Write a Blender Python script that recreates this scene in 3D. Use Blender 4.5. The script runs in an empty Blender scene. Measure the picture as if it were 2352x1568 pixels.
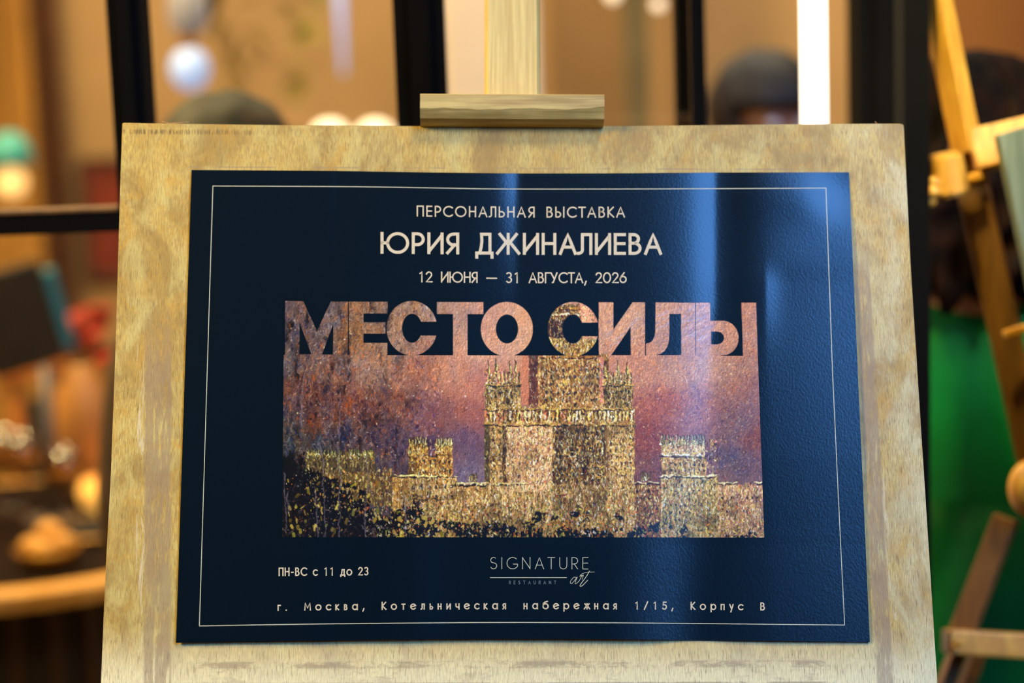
import bpy, bmesh, math, random
import numpy as np
from mathutils import Vector, Matrix

C = bpy.data.collections.new('scene'); bpy.context.scene.collection.children.link(C)
sc = bpy.context.scene
PI = math.pi
def lin(c):
    return tuple((x/255/12.92 if x/255 <= .04045 else ((x/255+.055)/1.055)**2.4) for x in c)
# ------------------------------------------------------------------ camera
FP = 4116.0; CX, CY = 1176.0, 784.0
CAM = Vector((0, 0, 1.6))
RC = Matrix.Rotation(PI/2-math.radians(8), 3, 'X') @ Matrix.Rotation(math.radians(-2.0), 3, 'Z')
cd = bpy.data.cameras.new('camera'); cam = bpy.data.objects.new('camera', cd); C.objects.link(cam)
cd.sensor_width = 36; cd.lens = 63; cd.clip_start = .05
cam.matrix_world = Matrix.Translation(CAM) @ RC.to_4x4()
cd.dof.use_dof = True; cd.dof.focus_distance = 1.558; cd.dof.aperture_fstop = 2.0
sc.camera = cam
# ------------------------------------------------------------------ view, world, lights
sc.view_settings.view_transform = 'Standard'; sc.view_settings.look = 'None'
sc.view_settings.exposure = 0.0; sc.view_settings.gamma = 1; sc.view_settings.use_curve_mapping = False
sc.cycles.use_denoising = True; sc.cycles.max_bounces = 6; sc.cycles.sample_clamp_indirect = 4
sc.cycles.caustics_reflective = False; sc.cycles.caustics_refractive = False
w = bpy.data.worlds.new('world'); sc.world = w; w.use_nodes = True
w.node_tree.nodes['Background'].inputs[0].default_value = (.75, .5, .3, 1)
w.node_tree.nodes['Background'].inputs[1].default_value = .015
def area(name, loc, target, size, size_y, col, power, spread=180):
    l = bpy.data.lights.new(name, 'AREA'); l.shape = 'RECTANGLE'; l.size = size; l.size_y = size_y
    l.color = col; l.energy = power; l.spread = math.radians(spread)
    o = bpy.data.objects.new(name, l); C.objects.link(o); o.location = loc
    o.rotation_euler = (Vector(target)-Vector(loc)).to_track_quat('-Z', 'Y').to_euler()
    return o
def point(name, loc, col, power, r=.05):
    l = bpy.data.lights.new(name, 'POINT'); l.color = col; l.energy = power; l.shadow_soft_size = r
    o = bpy.data.objects.new(name, l); C.objects.link(o); o.location = loc
    return o
PC = Vector((0, 1.56, 1.33))                      # middle of the poster
# cool daylight through the tall window of the hall, behind the camera to the right
area('window_daylight', (2.15, -1.55, 3.85), PC, 1.4, 2.4, (.11, .37, 1.0), 43, 70)
# warm ceiling lamps of the hall above the easel
area('ceiling_lamp_warm', (-1.75, .55, 2.55), PC, .5, .5, (1.0, .78, .30), 57)
area('ceiling_lamp_low', (.9, .5, 4.5), PC, 1.0, .5, (1.0, .82, .42), 66)
# warm lamps of the dining room behind the glass
area('dining_room_light', (-.2, 4.6, 4.4), (0, 5.2, 0), 3.5, 1.5, (1.0, .92, .68), 150)
area('dining_room_light_left', (-1.7, 2.9, 3.6), (-1.0, 3.6, .6), .5, .5, (1.0, .74, .36), 210)
area('mast_side_fill', (.1, 1.2, 3.0), (.54, 2.0, 1.76), .12, .12, (1.0, .82, .18), 2.0, 26)  # added fill in front of the glass, brightens the second easel's mast
area('easel_fill_right', (1.7, .5, 3.2), (.62, 2.0, 1.5), .2, .2, (.92, .95, .80), 1.6, 26)  # unseen fill added for the right face of the second easel
area('right_wall_fill', (1.3, 4.6, 4.2), (1.5, 5.6, 1.6), .6, .6, (1.0, .70, .30), 26)  # fill added to brighten the back wall at the right
area('pillar_fill', (-.05, 2.45, 3.4), (-.05, 3.0, 1.9), .15, .15, (1.0, .86, .68), 2.6, 36)  # fill added to brighten the front of the pillar
# ------------------------------------------------------------------ coordinates
def P(px, py, D):
    d = RC @ Vector(((px-CX)/FP, -(py-CY)/FP, -1)); return CAM + d*(D/d.y)
def rot3(a, b, c):
    return Matrix.Rotation(c, 3, 'Z') @ Matrix.Rotation(b, 3, 'Y') @ Matrix.Rotation(a, 3, 'X')
BM = cam.matrix_world @ (Matrix.Translation((0.00980467, -0.05178671, -1.57583761)) @ rot3(-0.20590284, 0.02500508, -0.00174388).to_4x4())
BMn = np.array(BM); BMi = np.array(BM.inverted()); RCn = np.array(RC)
def L(px, py, n=0.0):
    """pixel -> (u, v) on the plane n of the poster board frame; numpy friendly"""
    px = np.asarray(px, float); py = np.asarray(py, float)
    d = np.stack([(px-CX)/FP, -(py-CY)/FP, -np.ones_like(px)], -1) @ RCn.T
    dl = d @ BMi[:3, :3].T; o = BMi[:3, :3] @ np.array(CAM) + BMi[:3, 3]
    t = (n-o[2])/dl[..., 2]
    return o[0]+t*dl[..., 0], o[1]+t*dl[..., 1]
def BW(u, v, n): return BM @ Vector((u, v, n))
# ------------------------------------------------------------------ object helpers
def link(o, parent=None):
    C.objects.link(o)
    if parent is not None: o.parent = parent
    return o
MW = {}
def tag(o, label, cat, group=None):
    o['label'] = label; o['category'] = cat
    if group: o['group'] = group
    return o
def thing(name, label, cat, loc=(0, 0, 0), rz=0, group=None, mat=None):
    o = bpy.data.objects.new(name, None); o.empty_display_size = .05; C.objects.link(o)
    m = mat if mat is not None else Matrix.Translation(loc) @ Matrix.Rotation(rz, 4, 'Z')
    o.matrix_world = m; MW[o.name] = m.copy()
    if label: tag(o, label, cat, group)
    return o
def mesh(name, vs, fs, mat, parent=None, smooth=False, world=True, kind=None, label=None):
    """vertices in world coordinates (world=True) become local to the parent"""
    me = bpy.data.meshes.new(name)
    if parent is not None and world:
        inv = MW[parent.name].inverted(); vs = [inv @ Vector(v) for v in vs]
    me.from_pydata([tuple(v) for v in vs], [], fs); me.update()
    if smooth: me.polygons.foreach_set('use_smooth', [True]*len(me.polygons))
    if mat: me.materials.append(mat)
    o = bpy.data.objects.new(name, me); link(o, parent)
    MW[o.name] = MW[parent.name] if parent is not None else Matrix()
    if kind: o['kind'] = kind
    if label: o['label'] = label
    return o
def from_bm(name, bm, mat, parent=None, smooth=False, world=True, kind=None, label=None):
    bmesh.ops.recalc_face_normals(bm, faces=bm.faces)
    me = bpy.data.meshes.new(name)
    if parent is not None and world: bm.transform(MW[parent.name].inverted())
    bm.to_mesh(me); bm.free()
    if smooth: me.polygons.foreach_set('use_smooth', [True]*len(me.polygons))
    me.materials.append(mat)
    o = bpy.data.objects.new(name, me); link(o, parent)
    MW[o.name] = MW[parent.name] if parent is not None else Matrix()
    if kind: o['kind'] = kind
    if label: o['label'] = label
    return o
def bbox(bm, c, s, M=None, bev=0, seg=2):
    r = bmesh.ops.create_cube(bm, size=1); vs = r['verts']
    for v in vs: v.co = Vector((v.co.x*s[0]+c[0], v.co.y*s[1]+c[1], v.co.z*s[2]+c[2]))
    if bev:
        es = list({e for v in vs for e in v.link_edges})
        rr = bmesh.ops.bevel(bm, geom=es, offset=bev, segments=seg, affect='EDGES', profile=.6)
        vs = list({v for f in rr['faces'] for v in f.verts} | {v for v in vs if v.is_valid})
    if M is not None:
        for v in vs: v.co = M @ v.co
    return vs
def frame_of(p1, p2, hint=(0, -1, 0)):
    z = (Vector(p2)-Vector(p1)); Ln = z.length; z.normalize()
    y = Vector(hint); x = y.cross(z).normalized(); y = z.cross(x).normalized()
    M = Matrix((x, y, z)).transposed().to_4x4(); M.translation = (Vector(p1)+Vector(p2))/2
    return M, Ln
def bar(bm, p1, p2, wx, wy, hint=(0, -1, 0), bev=.002):
    M, Ln = frame_of(p1, p2, hint); bbox(bm, (0, 0, 0), (wx, wy, Ln), M, bev)
def cyl(bm, p1, p2, r1, r2=None, n=24):
    M, Ln = frame_of(p1, p2, (0.3, -1, .2))
    bmesh.ops.create_cone(bm, cap_ends=True, segments=n, radius1=r1, radius2=r1 if r2 is None else r2, depth=Ln, matrix=M)
def lathe(bm, prof, c, n=36, M=None):
    rings = []
    for r, z in prof:
        if r < 1e-5: rings.append([bm.verts.new((c[0], c[1], c[2]+z))])
        else: rings.append([bm.verts.new((c[0]+r*math.cos(2*PI*k/n), c[1]+r*math.sin(2*PI*k/n), c[2]+z)) for k in range(n)])
    for a, b in zip(rings, rings[1:]):
        for k in range(n):
            q = (k+1) % n
            if len(a) == 1 and len(b) == 1: continue
            if len(a) == 1: bm.faces.new((a[0], b[k], b[q]))
            elif len(b) == 1: bm.faces.new((a[k], b[0], a[q]))
            else: bm.faces.new((a[k], b[k], b[q], a[q]))
def ball(bm, c, r, s=(1, 1, 1), n=20):
    bmesh.ops.create_uvsphere(bm, u_segments=n, v_segments=n//2+2, radius=1,
        matrix=Matrix.Translation(c) @ Matrix.Diagonal((r*s[0], r*s[1], r*s[2], 1)))
# ------------------------------------------------------------------ materials
def new_mat(name):
    m = bpy.data.materials.new(name); m.use_nodes = True; nt = m.node_tree
    return m, nt, nt.nodes['Principled BSDF']
class N:
    """tiny node builder"""
    def __init__(s, nt): s.nt = nt
    def n(s, t, **kw):
        x = s.nt.nodes.new(t)
        for k, v in kw.items(): setattr(x, k, v)
        return x
    def l(s, a, b): s.nt.links.new(a, b)
    def val(s, x, inp):
        if hasattr(x, 'is_linked') or hasattr(x, 'links'): s.l(x, inp)
        else: inp.default_value = x
    def math(s, op, a, b=0.0, clamp=False):
        m = s.n('ShaderNodeMath', operation=op); m.use_clamp = clamp
        s.val(a, m.inputs[0]); s.val(b, m.inputs[1]); return m.outputs[0]
    def mix(s, f, a, b):
        m = s.n('ShaderNodeMix', data_type='RGBA')
        s.val(f, m.inputs[0])
        for x, i in ((a, 6), (b, 7)):
            if isinstance(x, tuple): m.inputs[i].default_value = (*x[:3], 1)
            else: s.l(x, m.inputs[i])
        return m.outputs[2]
    def noise(s, vec, scale, detail=4, rough=.55, dist=0):
        t = s.n('ShaderNodeTexNoise'); s.l(vec, t.inputs['Vector'])
        t.inputs['Scale'].default_value = scale; t.inputs['Detail'].default_value = detail
        t.inputs['Roughness'].default_value = rough; t.inputs['Distortion'].default_value = dist
        return t.outputs['Fac']
    def mapping(s, vec, sc=(1, 1, 1), loc=(0, 0, 0), rot=(0, 0, 0)):
        m = s.n('ShaderNodeMapping'); s.l(vec, m.inputs[0])
        m.inputs['Scale'].default_value = sc; m.inputs['Location'].default_value = loc; m.inputs['Rotation'].default_value = rot
        return m.outputs[0]
    def ramp(s, f, a, b):
        r = s.n('ShaderNodeMapRange'); s.val(f, r.inputs[0]); r.inputs[1].default_value = a; r.inputs[2].default_value = b
        r.interpolation_type = 'SMOOTHSTEP'; return r.outputs[0]
    def bump(s, h, strength, dist, bsdf):
        b = s.n('ShaderNodeBump'); s.l(h, b.inputs['Height']); b.inputs['Strength'].default_value = strength
        b.inputs['Distance'].default_value = dist; s.l(b.outputs[0], bsdf.inputs['Normal'])
def plain(name, col, rough=.6, metal=0, noise=.12, scale=12, spec=.5, bump=0):
    m, nt, b = new_mat(name); g = N(nt)
    tc = g.n('ShaderNodeTexCoord'); f = g.noise(tc.outputs['Object'], scale, 5)
    c = lin(col); lo = tuple(x*(1-noise*1.6) for x in c); hi = tuple(min(1, x*(1+noise*1.6)) for x in c)
    g.l(g.mix(g.ramp(f, .3, .7), lo, hi), b.inputs['Base Color'])
    b.inputs['Roughness'].default_value = rough; b.inputs['Metallic'].default_value = metal
    b.inputs['Specular IOR Level'].default_value = spec
    if bump: g.bump(f, bump, .002, b)
    return m
def emit(name, col, strength):
    m, nt, b = new_mat(name)
    b.inputs['Base Color'].default_value = (*lin(col), 1)
    b.inputs['Emission Color'].default_value = (*lin(col), 1); b.inputs['Emission Strength'].default_value = strength
    return m
def glass(name, tint=(240, 240, 235), gloss=.06):
    m, nt, b = new_mat(name); g = N(nt)
    tr = g.n('ShaderNodeBsdfTransparent'); tr.inputs[0].default_value = (*lin(tint), 1)
    gl = g.n('ShaderNodeBsdfGlossy'); gl.inputs['Roughness'].default_value = .02
    fr = g.n('ShaderNodeLayerWeight'); fr.inputs[0].default_value = .5
    mx = g.n('ShaderNodeMixShader')
    g.l(g.math('ADD', g.math('MULTIPLY', g.math('POWER', fr.outputs[1], 4.0), .5), gloss, True), mx.inputs[0]); g.l(tr.outputs[0], mx.inputs[1]); g.l(gl.outputs[0], mx.inputs[2])
    g.l(mx.outputs[0], nt.nodes['Material Output'].inputs[0]); return m
def wood(name, dark, mid, light, grain=(90, 90, 3), rough=.55, stains=True, vecname='Object', bump=.25, metal=0):
    m, nt, b = new_mat(name); g = N(nt)
    tc = g.n('ShaderNodeTexCoord'); v = tc.outputs[vecname]
    gr = g.noise(g.mapping(v, grain), 1.0, 6, .65, .2)
    c = g.mix(g.ramp(gr, .34, .66), lin(dark), lin(light))
    big = g.noise(g.mapping(v, (9, 9, 4)), 1.0, 5, .6, 1.2)
    c = g.mix(g.math('MULTIPLY', g.ramp(big, .38, .66), .55), c, lin(mid))
    g.l(c, b.inputs['Base Color']); b.inputs['Roughness'].default_value = rough; b.inputs['Metallic'].default_value = metal
    g.bump(gr, bump, .0015, b)
    return m
M = {}
M['easel'] = wood('easel_wood', (150, 112, 58), (176, 142, 84), (205, 172, 108), (110, 110, 4), .5)
M['easel_y'] = wood('easel_mast_wood', (196, 162, 84), (204, 170, 92), (228, 200, 118), (300, 9, 300), .5)
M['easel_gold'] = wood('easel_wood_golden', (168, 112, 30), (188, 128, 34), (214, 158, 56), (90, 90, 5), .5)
M['easel_dark'] = wood('easel_wood_shaded', (84, 54, 20), (96, 62, 24), (120, 80, 34), (90, 90, 5), .55)  # darker copy of the golden wood, shade put into its colour
M['plank'] = wood('pale_plank_wood', (84, 92, 68), (98, 106, 80), (120, 126, 98), (60, 60, 3), .6)
M['clamp'] = wood('clamp_wood', (158, 126, 60), (176, 146, 76), (210, 180, 104), (6, 120, 150), .55)
M['steel'] = plain('black_steel', (10, 8, 7), .85, 0, .1, spec=.06)
M['tan_wall'] = plain('tan_plaster', (180, 144, 98), .85, 0, .06, 1.4)
M['orange_wall'] = plain('orange_brown_plaster', (172, 112, 54), .85, 0, .08, 1.5)
M['cream'] = plain('cream_plaster', (240, 216, 184), .85, 0, .03, 2)
M['ceiling'] = plain('ceiling_paint', (60, 50, 40), .9, 0, .05)
M['floor'] = wood('floor_wood', (70, 48, 30), (84, 58, 36), (104, 74, 46), (3, 50, 50), .4)
M['pane'] = glass('clear_pane', (246, 244, 238), .05)
# ------------------------------------------------------------------ room shell
def shell_box(name, x0, x1, y0, y1, z0, z1, mat):
    bm = bmesh.new(); bbox(bm, ((x0+x1)/2, (y0+y1)/2, (z0+z1)/2), (x1-x0, y1-y0, z1-z0))
    o = from_bm(name, bm, mat); o['kind'] = 'structure'; return o
XL, XR, YF, YB, ZC = -3.6, 3.6, -3.4, 6.4, 5.0
shell_box('floor', XL-.1, XR+.1, YF-.1, YB+.1, -.1, 0, M['floor'])
shell_box('ceiling', XL-.1, XR+.1, YF-.1, YB+.1, ZC, ZC+.1, M['ceiling'])
M['hall_dark'] = plain('dark_hall_plaster', (46, 36, 28), .9, 0, .06, 2)
shell_box('wall_back', XL-.1, XR+.1, YB, YB+.1, 0, ZC, M['tan_wall'])
shell_box('wall_left', XL-.1, XL, 2.0, YB, 0, ZC, M['orange_wall'])
shell_box('wall_hall_left', XL-.1, XL, YF, 2.0, 0, ZC, M['hall_dark'])
shell_box('wall_right', XR, XR+.1, 2.0, YB, 0, ZC, M['orange_wall'])
shell_box('wall_hall_right', XR, XR+.1, YF, 2.0, 0, ZC, M['hall_dark'])
shell_box('wall_front', XL-.1, XR+.1, YF-.1, YF, 0, ZC, M['hall_dark'])
# tall hall window behind the camera that lets the daylight in
wf = mesh('window_5', [(1.0, YF+.02, 2.2), (3.2, YF+.02, 2.2), (3.2, YF+.02, 4.9), (1.0, YF+.02, 4.9)], [(0, 1, 2, 3)], emit('daylight_pane', (90, 150, 235), .12)); wf['kind'] = 'structure'
bm = bmesh.new()
for x in (1.0, 2.1, 3.2): bbox(bm, (x, YF+.05, 3.55), (.06, .06, 2.76))
for z in (2.2, 3.55, 4.9): bbox(bm, (2.1, YF+.05, z), (2.26, .06, .06))
from_bm('window_frame', bm, M['steel'], wf)
# pale pillar, posts
def pix_box(name, px0, px1, D, mat, depth=.12, z0=0, z1=ZC, py=140, kind='structure'):
    a = P(px0, py, D).x; b = P(px1, py, D).x
    return shell_box(name, a, b, D, D+depth, z0, z1, mat)
# ------------------------------------------------------------------ glass partition
YP = 1.98
def post(i, px0, px1, py, D=YP, dep=.05, mat='steel'):
    a = P(px0, py, D).x; b = P(px1, py, D).x
    bm = bmesh.new(); bbox(bm, ((a+b)/2, D+dep/2, ZC/2), (b-a, dep, ZC), bev=.002)
    # recessed centre bead that the steel profile shows
    bbox(bm, ((a+b)/2, D-.004, ZC/2), ((b-a)*.4, .008, ZC))
    o = from_bm('trim_%d' % i, bm, M[mat]); o['kind'] = 'structure'; return a, b
pA = post(1, 250, 332, 140)
pB = post(2, 906, 1024, 140)
pC = post(3, 1556, 1622, 140, 2.15)
pD = post(4, 1972, 2092, 140, 2.35, .08)
M['post_grey'] = plain('dark_grey_door_frame', (11, 9, 8), .85, 0, .05, spec=.06)
a = P(2078, 500, 1.95).x; b = P(2136, 500, 1.95).x
shell_box('door_1', a, b, 1.95, 2.0, 0, 3.4, M['post_grey'])
# horizontal glazing bar on the left with a strip added to imitate light on its top
zb = P(140, 488, YP).z; zl = P(140, 537, YP).z
bm = bmesh.new(); bbox(bm, ((XL+pA[0])/2, YP+.022, (zb+zl)/2), (pA[0]-XL+.001, .044, zb-zl), bev=.002)
o = from_bm('trim_5', bm, M['steel']); o['kind'] = 'structure'
bm = bmesh.new(); bbox(bm, ((XL+pA[0])/2, YP+.022, zb+.002), (pA[0]-XL-.002, .05, .004), bev=.001); from_bm('bar_highlight_strip', bm, M['easel_dark'], o)
def pane(i, x0, x1, z0, z1, y=YP+.025):
    bm = bmesh.new(); bbox(bm, ((x0+x1)/2, y, (z0+z1)/2), (x1-x0, .008, z1-z0))
    o = from_bm('window_%d' % i, bm, M['pane']); o['kind'] = 'structure'
pane(1, XL, pA[0], zb, ZC); pane(2, XL, pA[0], 0, zl); pane(3, pA[1], pB[0], 0, ZC); pane(4, pB[1], pC[0], 0, ZC)
# ------------------------------------------------------------------ room beyond the glass
bm = bmesh.new(); a = P(1022, 140, 3.0).x; b = P(1243, 140, 3.0).x
bbox(bm, ((a+b)/2, 3.12, ZC/2), (b-a, .24, ZC), bev=.006)
o = from_bm('wall_pillar', bm, M['cream']); o['kind'] = 'structure'
M['olive_post'] = plain('olive_grey_paint', (110, 98, 66), .7, 0, .08)
pix_box('trim_6', 1438, 1492, 4.4, M['olive_post'], .1)
M['panel_dark'] = plain('brown_wall_panel', (134, 86, 38), .8, 0, .08, 3)
M['panel_mid'] = plain('brown_wall_panel_mid', (136, 104, 66), .8, 0, .08, 3)
M['yellow'] = plain('mustard_drape', (190, 138, 60), .9, 0, .08, 5)
bm = bmesh.new(); a = P(1262, 140, 5.6).x; b = P(1436, 140, 5.6).x
bbox(bm, ((a+b)/2, 5.65, ZC/2), (b-a, .1, ZC))
o = from_bm('wall_panel', bm, M['panel_mid']); o['kind'] = 'structure'
a = P(2150, 140, 5.6).x
shell_box('wall_panel_right', a, XR, 5.6, 5.7, 0, ZC, M['panel_dark'])
# ------------------------------------------------------------------ poster data in photograph pixels
def pl(pts):
    xs = np.array([p[0] for p in pts], float); ys = np.array([p[1] for p in pts], float)
    return lambda x: np.interp(x, xs, ys)
top_e = [(440, 390), (770, 392.3), (1000, 396), (1170, 398), (1400, 397.8), (1650, 396), (1950, 395.5)]
bot_e = [(404, 1476), (700, 1471.3), (950, 1468.2), (1150, 1467.3), (1350, 1467.5), (1500, 1468.8), (1750, 1471.4), (1998, 1474.5)]
def quadmap(top, bot, s, t):
    """s,t in 0..1 across a patch with curved top/bottom and straight sides -> pixels"""
    tx = top[0][0]+(top[-1][0]-top[0][0])*s; bx = bot[0][0]+(bot[-1][0]-bot[0][0])*s
    ty = pl(top)(tx); by = pl(bot)(bx)
    return tx*(1-t)+bx*t, ty*(1-t)+by*t
def bumpf(x, c, wl, wr):
    d = x-c; return np.where(d < 0, np.exp(-(d/wl)**2), np.exp(-(d/wr)**2))
def tilt(px, py):
    """sideways lean (slope) of the rippled paper at a photograph pixel"""
    T = np.zeros_like(px)
    c1 = 1180-(py-400)*.01
    T += .17*bumpf(px, c1, 34, 14)*np.clip(1.05-(py-400)/330, 0, 1)
    T += .05*bumpf(px, 1120, 60, 60)*np.clip(1-(py-400)/900, 0, 1)
    c2 = 1634-np.clip(py-700, 0, 700)*.10
    T += .15*bumpf(px, c2, 45, 13+np.clip(py-800, 0, 400)*.12)*np.clip(1.15-(py-400)/1000, .32, 1)
    T += .05*bumpf(px, c2-60, 80, 60)
    T += -.07*bumpf(px, c2+65, 40, 55)*np.clip(1.2-(py-400)/900, .3, 1)
    c3 = 1768+np.clip(py-620, 0, 800)*.03
    T += .02*bumpf(px, c3, 9+np.clip(py-650, 0, 400)*.05, 260)*np.clip((py-500)/260, 0, 1)
    T += .09*bumpf(px, 1764, 5, 34)*bumpf(py, 655, 42, 120)
    T += .035*bumpf(px, 1840, 90, 90)*np.clip(1-(py-400)/300, 0, 1)
    T += .11*bumpf(px, 1905+(py-480)*.25, 50, 60)*bumpf(py, 450, 60, 60)
    T += .012*bumpf(px, 1960, 120, 200)
    T += .055*bumpf(px, 990, 50, 50)*np.clip((py-1000)/400, 0, .8)
    T += .05*bumpf(px, 735, 45, 60)*np.clip((py-900)/500, 0, .6)
    T += .06*bumpf(px, 1510, 90, 70)*np.clip((py-1050)/200, 0, 1)
    T += .05*bumpf(px, 770, 12, 5)*np.clip(1-(py-390)/300, 0, 1)
    T += -.03*bumpf(px, 700, 200, 200)
    return T
# height field of the paper: integrate the lean along each row on a fixed grid
GX = np.linspace(380, 2020, 821); GY = np.linspace(370, 1500, 227)
gx, gy = np.meshgrid(GX, GY)
slope = -tilt(gx, gy)
mmpp = .383e-3
hh = np.cumsum(slope, axis=1)*(GX[1]-GX[0])*mmpp
# take out the slow drift so the sheet stays close to the board
def smooth_rows(a, k):
    ker = np.hanning(k); ker /= ker.sum(); pad = k//2
    ap = np.pad(a, ((0, 0), (pad, pad)), mode='edge')
    return np.array([np.convolve(r, ker, 'valid')[:a.shape[1]] for r in ap])
drift = smooth_rows(hh, 401)
hh = hh-drift*.82
hh = hh-hh.min()
hh = hh*np.clip(1-0*gy, 0, 1)+.0006
HSC = 1.0
def hgt(px, py):
    x = np.clip((np.asarray(px, float)-GX[0])/(GX[1]-GX[0]), 0, len(GX)-1.001); y = np.clip((np.asarray(py, float)-GY[0])/(GY[1]-GY[0]), 0, len(GY)-1.001)
    i = x.astype(int); j = y.astype(int); fx = x-i; fy = y-j
    return HSC*((hh[j, i]*(1-fx)+hh[j, i+1]*fx)*(1-fy)+(hh[j+1, i]*(1-fx)+hh[j+1, i+1]*fx)*fy)
def BV(px, py, off=0.0, flat=False):
    """pixels -> board-local vertices lying on the rippled paper, off metres above it"""
    px = np.asarray(px, float); py = np.asarray(py, float)
    n = (0 if flat else hgt(px, py))+off
    u, v = L(px, py, n)
    return np.stack([u, v, np.broadcast_to(n, u.shape)], -1)
def grid_obj(name, px, py, off, mat, parent, keep=None, cols=None, both=False):
    h, w_ = px.shape
    V = BV(px, py, off).reshape(-1, 3)
    idx = np.arange(h*w_).reshape(h, w_)
    F = np.stack([idx[:-1, :-1], idx[1:, :-1], idx[1:, 1:], idx[:-1, 1:]], -1).reshape(-1, 4)
    if keep is not None:
        k = (keep[:-1, :-1] | keep[1:, :-1] | keep[1:, 1:] | keep[:-1, 1:]).reshape(-1); F = F[k]
        used = np.unique(F); remap = -np.ones(h*w_, int); remap[used] = np.arange(len(used)); V = V[used]; F = remap[F]
        if cols is not None: cols = cols.reshape(-1, 3)[used]
    elif cols is not None: cols = cols.reshape(-1, 3)
    me = bpy.data.meshes.new(name); me.vertices.add(len(V)); me.vertices.foreach_set('co', V.astype(np.float32).ravel())
    me.loops.add(F.size); me.loops.foreach_set('vertex_index', F.astype(np.int32).ravel())
    me.polygons.add(len(F)); me.polygons.foreach_set('loop_start', np.arange(0, F.size, 4, dtype=np.int32))
    me.polygons.foreach_set('use_smooth', np.ones(len(F), bool)); me.update(calc_edges=True); me.validate()
    if cols is not None:
        at = me.color_attributes.new('print_colour', 'FLOAT_COLOR', 'POINT')
        at.data.foreach_set('color', np.concatenate([cols, np.ones((len(cols), 1))], 1).astype(np.float32).ravel())
    me.materials.append(mat)
    o = bpy.data.objects.new(name, me); link(o, parent); MW[o.name] = MW[parent.name]; return o
# ------------------------------------------------------------------ poster materials
def paper_mat(name, col=None, attr=None, rough=.34, spec=.5, coat=0.0):
    m, nt, b = new_mat(name); g = N(nt)
    tc = g.n('ShaderNodeTexCoord'); v = tc.outputs['Object']
    if attr:
        a = g.n('ShaderNodeVertexColor', layer_name=attr); g.l(a.outputs[0], b.inputs['Base Color'])
    else:
        f = g.noise(v, 700, 2); c = lin(col)
        g.l(g.mix(f, tuple(x*.8 for x in c), tuple(x*1.2 for x in c)), b.inputs['Base Color'])
    b.inputs['Roughness'].default_value = rough; b.inputs['Specular IOR Level'].default_value = spec
    f = g.noise(g.mapping(v, (1, .7, 1)), 560, 3, .5, .3)
    g.bump(f, .24, .0004, b)
    return m
NAVY = (2, 15, 24)
M['paper'] = paper_mat('navy_print_paper', NAVY, rough=.26, spec=.36)
M['print'] = paper_mat('painting_print', attr='print_colour', rough=.32, spec=.42)
M['letter'] = paper_mat('cream_print', (214, 194, 158), rough=.45, spec=.3)
M['letter_thin'] = paper_mat('pale_cream_print', (200, 194, 165), rough=.45, spec=.3)
M['letter_faint'] = paper_mat('faint_cream_print', (104, 120, 118), rough=.45, spec=.3)
poster = thing('poster', 'navy exhibition poster with cream lettering and a painted gold tower, on a wooden board', 'poster', mat=BM.copy())
S, T_ = np.meshgrid(np.linspace(0, 1, 760), np.linspace(0, 1, 300))
ppx, ppy = quadmap(top_e, bot_e, S, T_)
o = grid_obj('paper_sheet', ppx, ppy, 0.0, M['paper'], poster)
# ------------------------------------------------------------------ lettering: stroke font
def arc(cx, cy, rx, ry, a0, a1, n=18):
    return [(cx+rx*math.cos(math.radians(a0+(a1-a0)*k/n)), cy+ry*math.sin(math.radians(a0+(a1-a0)*k/n))) for k in range(n+1)]
def O_(w, n=32): return arc(w/2, .5, w/2, .5, 90, 450, n)
def bowl(x0, x1, y0, y1):        # closed bump to the right of a stem
    r = (y1-y0)/2; xm = max(x0, x1-r*1.05)
    return [(x0, y1)]+arc(xm, (y0+y1)/2, x1-xm, r, 90, -90, 14)+[(x0, y0)]
def mir(st, w): return [[(w-x, y) for x, y in s] for s in st]
G = {}
G['П'] = (.58, [[(0, 0), (0, 1), (.58, 1), (.58, 0)]])
G['Е'] = (.46, [[(.46, 1), (0, 1), (0, 0), (.46, 0)], [(0, .52), (.44, .52)]])
G['E'] = G['Е']
G['Р'] = (.50, [[(0, 0), (0, 1)], bowl(0, .5, .42, 1)])
G['С'] = (.80, [arc(.5, .5, .5, .5, 48, 312, 26)])
G['О'] = (1.0, [O_(1.0)])
G['Н'] = (.58, [[(0, 0), (0, 1)], [(.58, 0), (.58, 1)], [(0, .52), (.58, .52)]])
G['А'] = (.74, [[(0, 0), (.37, 1), (.74, 0)], [(.13, .33), (.61, .33)]])
G['A'] = G['А']
G['Л'] = (.64, [[(.64, 0), (.64, 1), (.22, 1), (.22, .35)]+arc(.02, .18, .20, .18, 0, -90, 6)])
G['Ь'] = (.48, [[(0, 1), (0, 0)], bowl(0, .48, 0, .52)])
G['Я'] = (.50, mir([[(0, 0), (0, 1)], bowl(0, .5, .42, 1), [(.16, .42), (.5, 0)]], .5))
G['В'] = (.50, [[(0, 0), (0, 1)], bowl(0, .42, .54, 1), bowl(0, .5, 0, .54)])
G['Ы'] = (.78, [[(0, 1), (0, 0)], bowl(0, .46, 0, .52), [(.78, 0), (.78, 1)]])
G['Т'] = (.60, [[(0, 1), (.6, 1)], [(.3, 1), (.3, 0)]]); G['T'] = G['Т']
G['К'] = (.54, [[(0, 0), (0, 1)], [(.5, 1), (.03, .5), (.54, 0)]])
G['Ю'] = (1.28, [[(0, 0), (0, 1)], [(0, .5), (.28, .5)], [(x+.28, y) for x, y in O_(1.0)]])
G['И'] = (.66, [[(0, 1), (0, 0)], [(.66, 1), (.66, 0)], [(.03, .10), (.63, .90)]])
G['Д'] = (.76, [[(.0, -.22), (.0, 0), (.76, 0), (.76, -.22)], [(.15, 0), (.22, .3), (.26, .65), (.24, 1), (.66, 1), (.66, 0)]])
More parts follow.
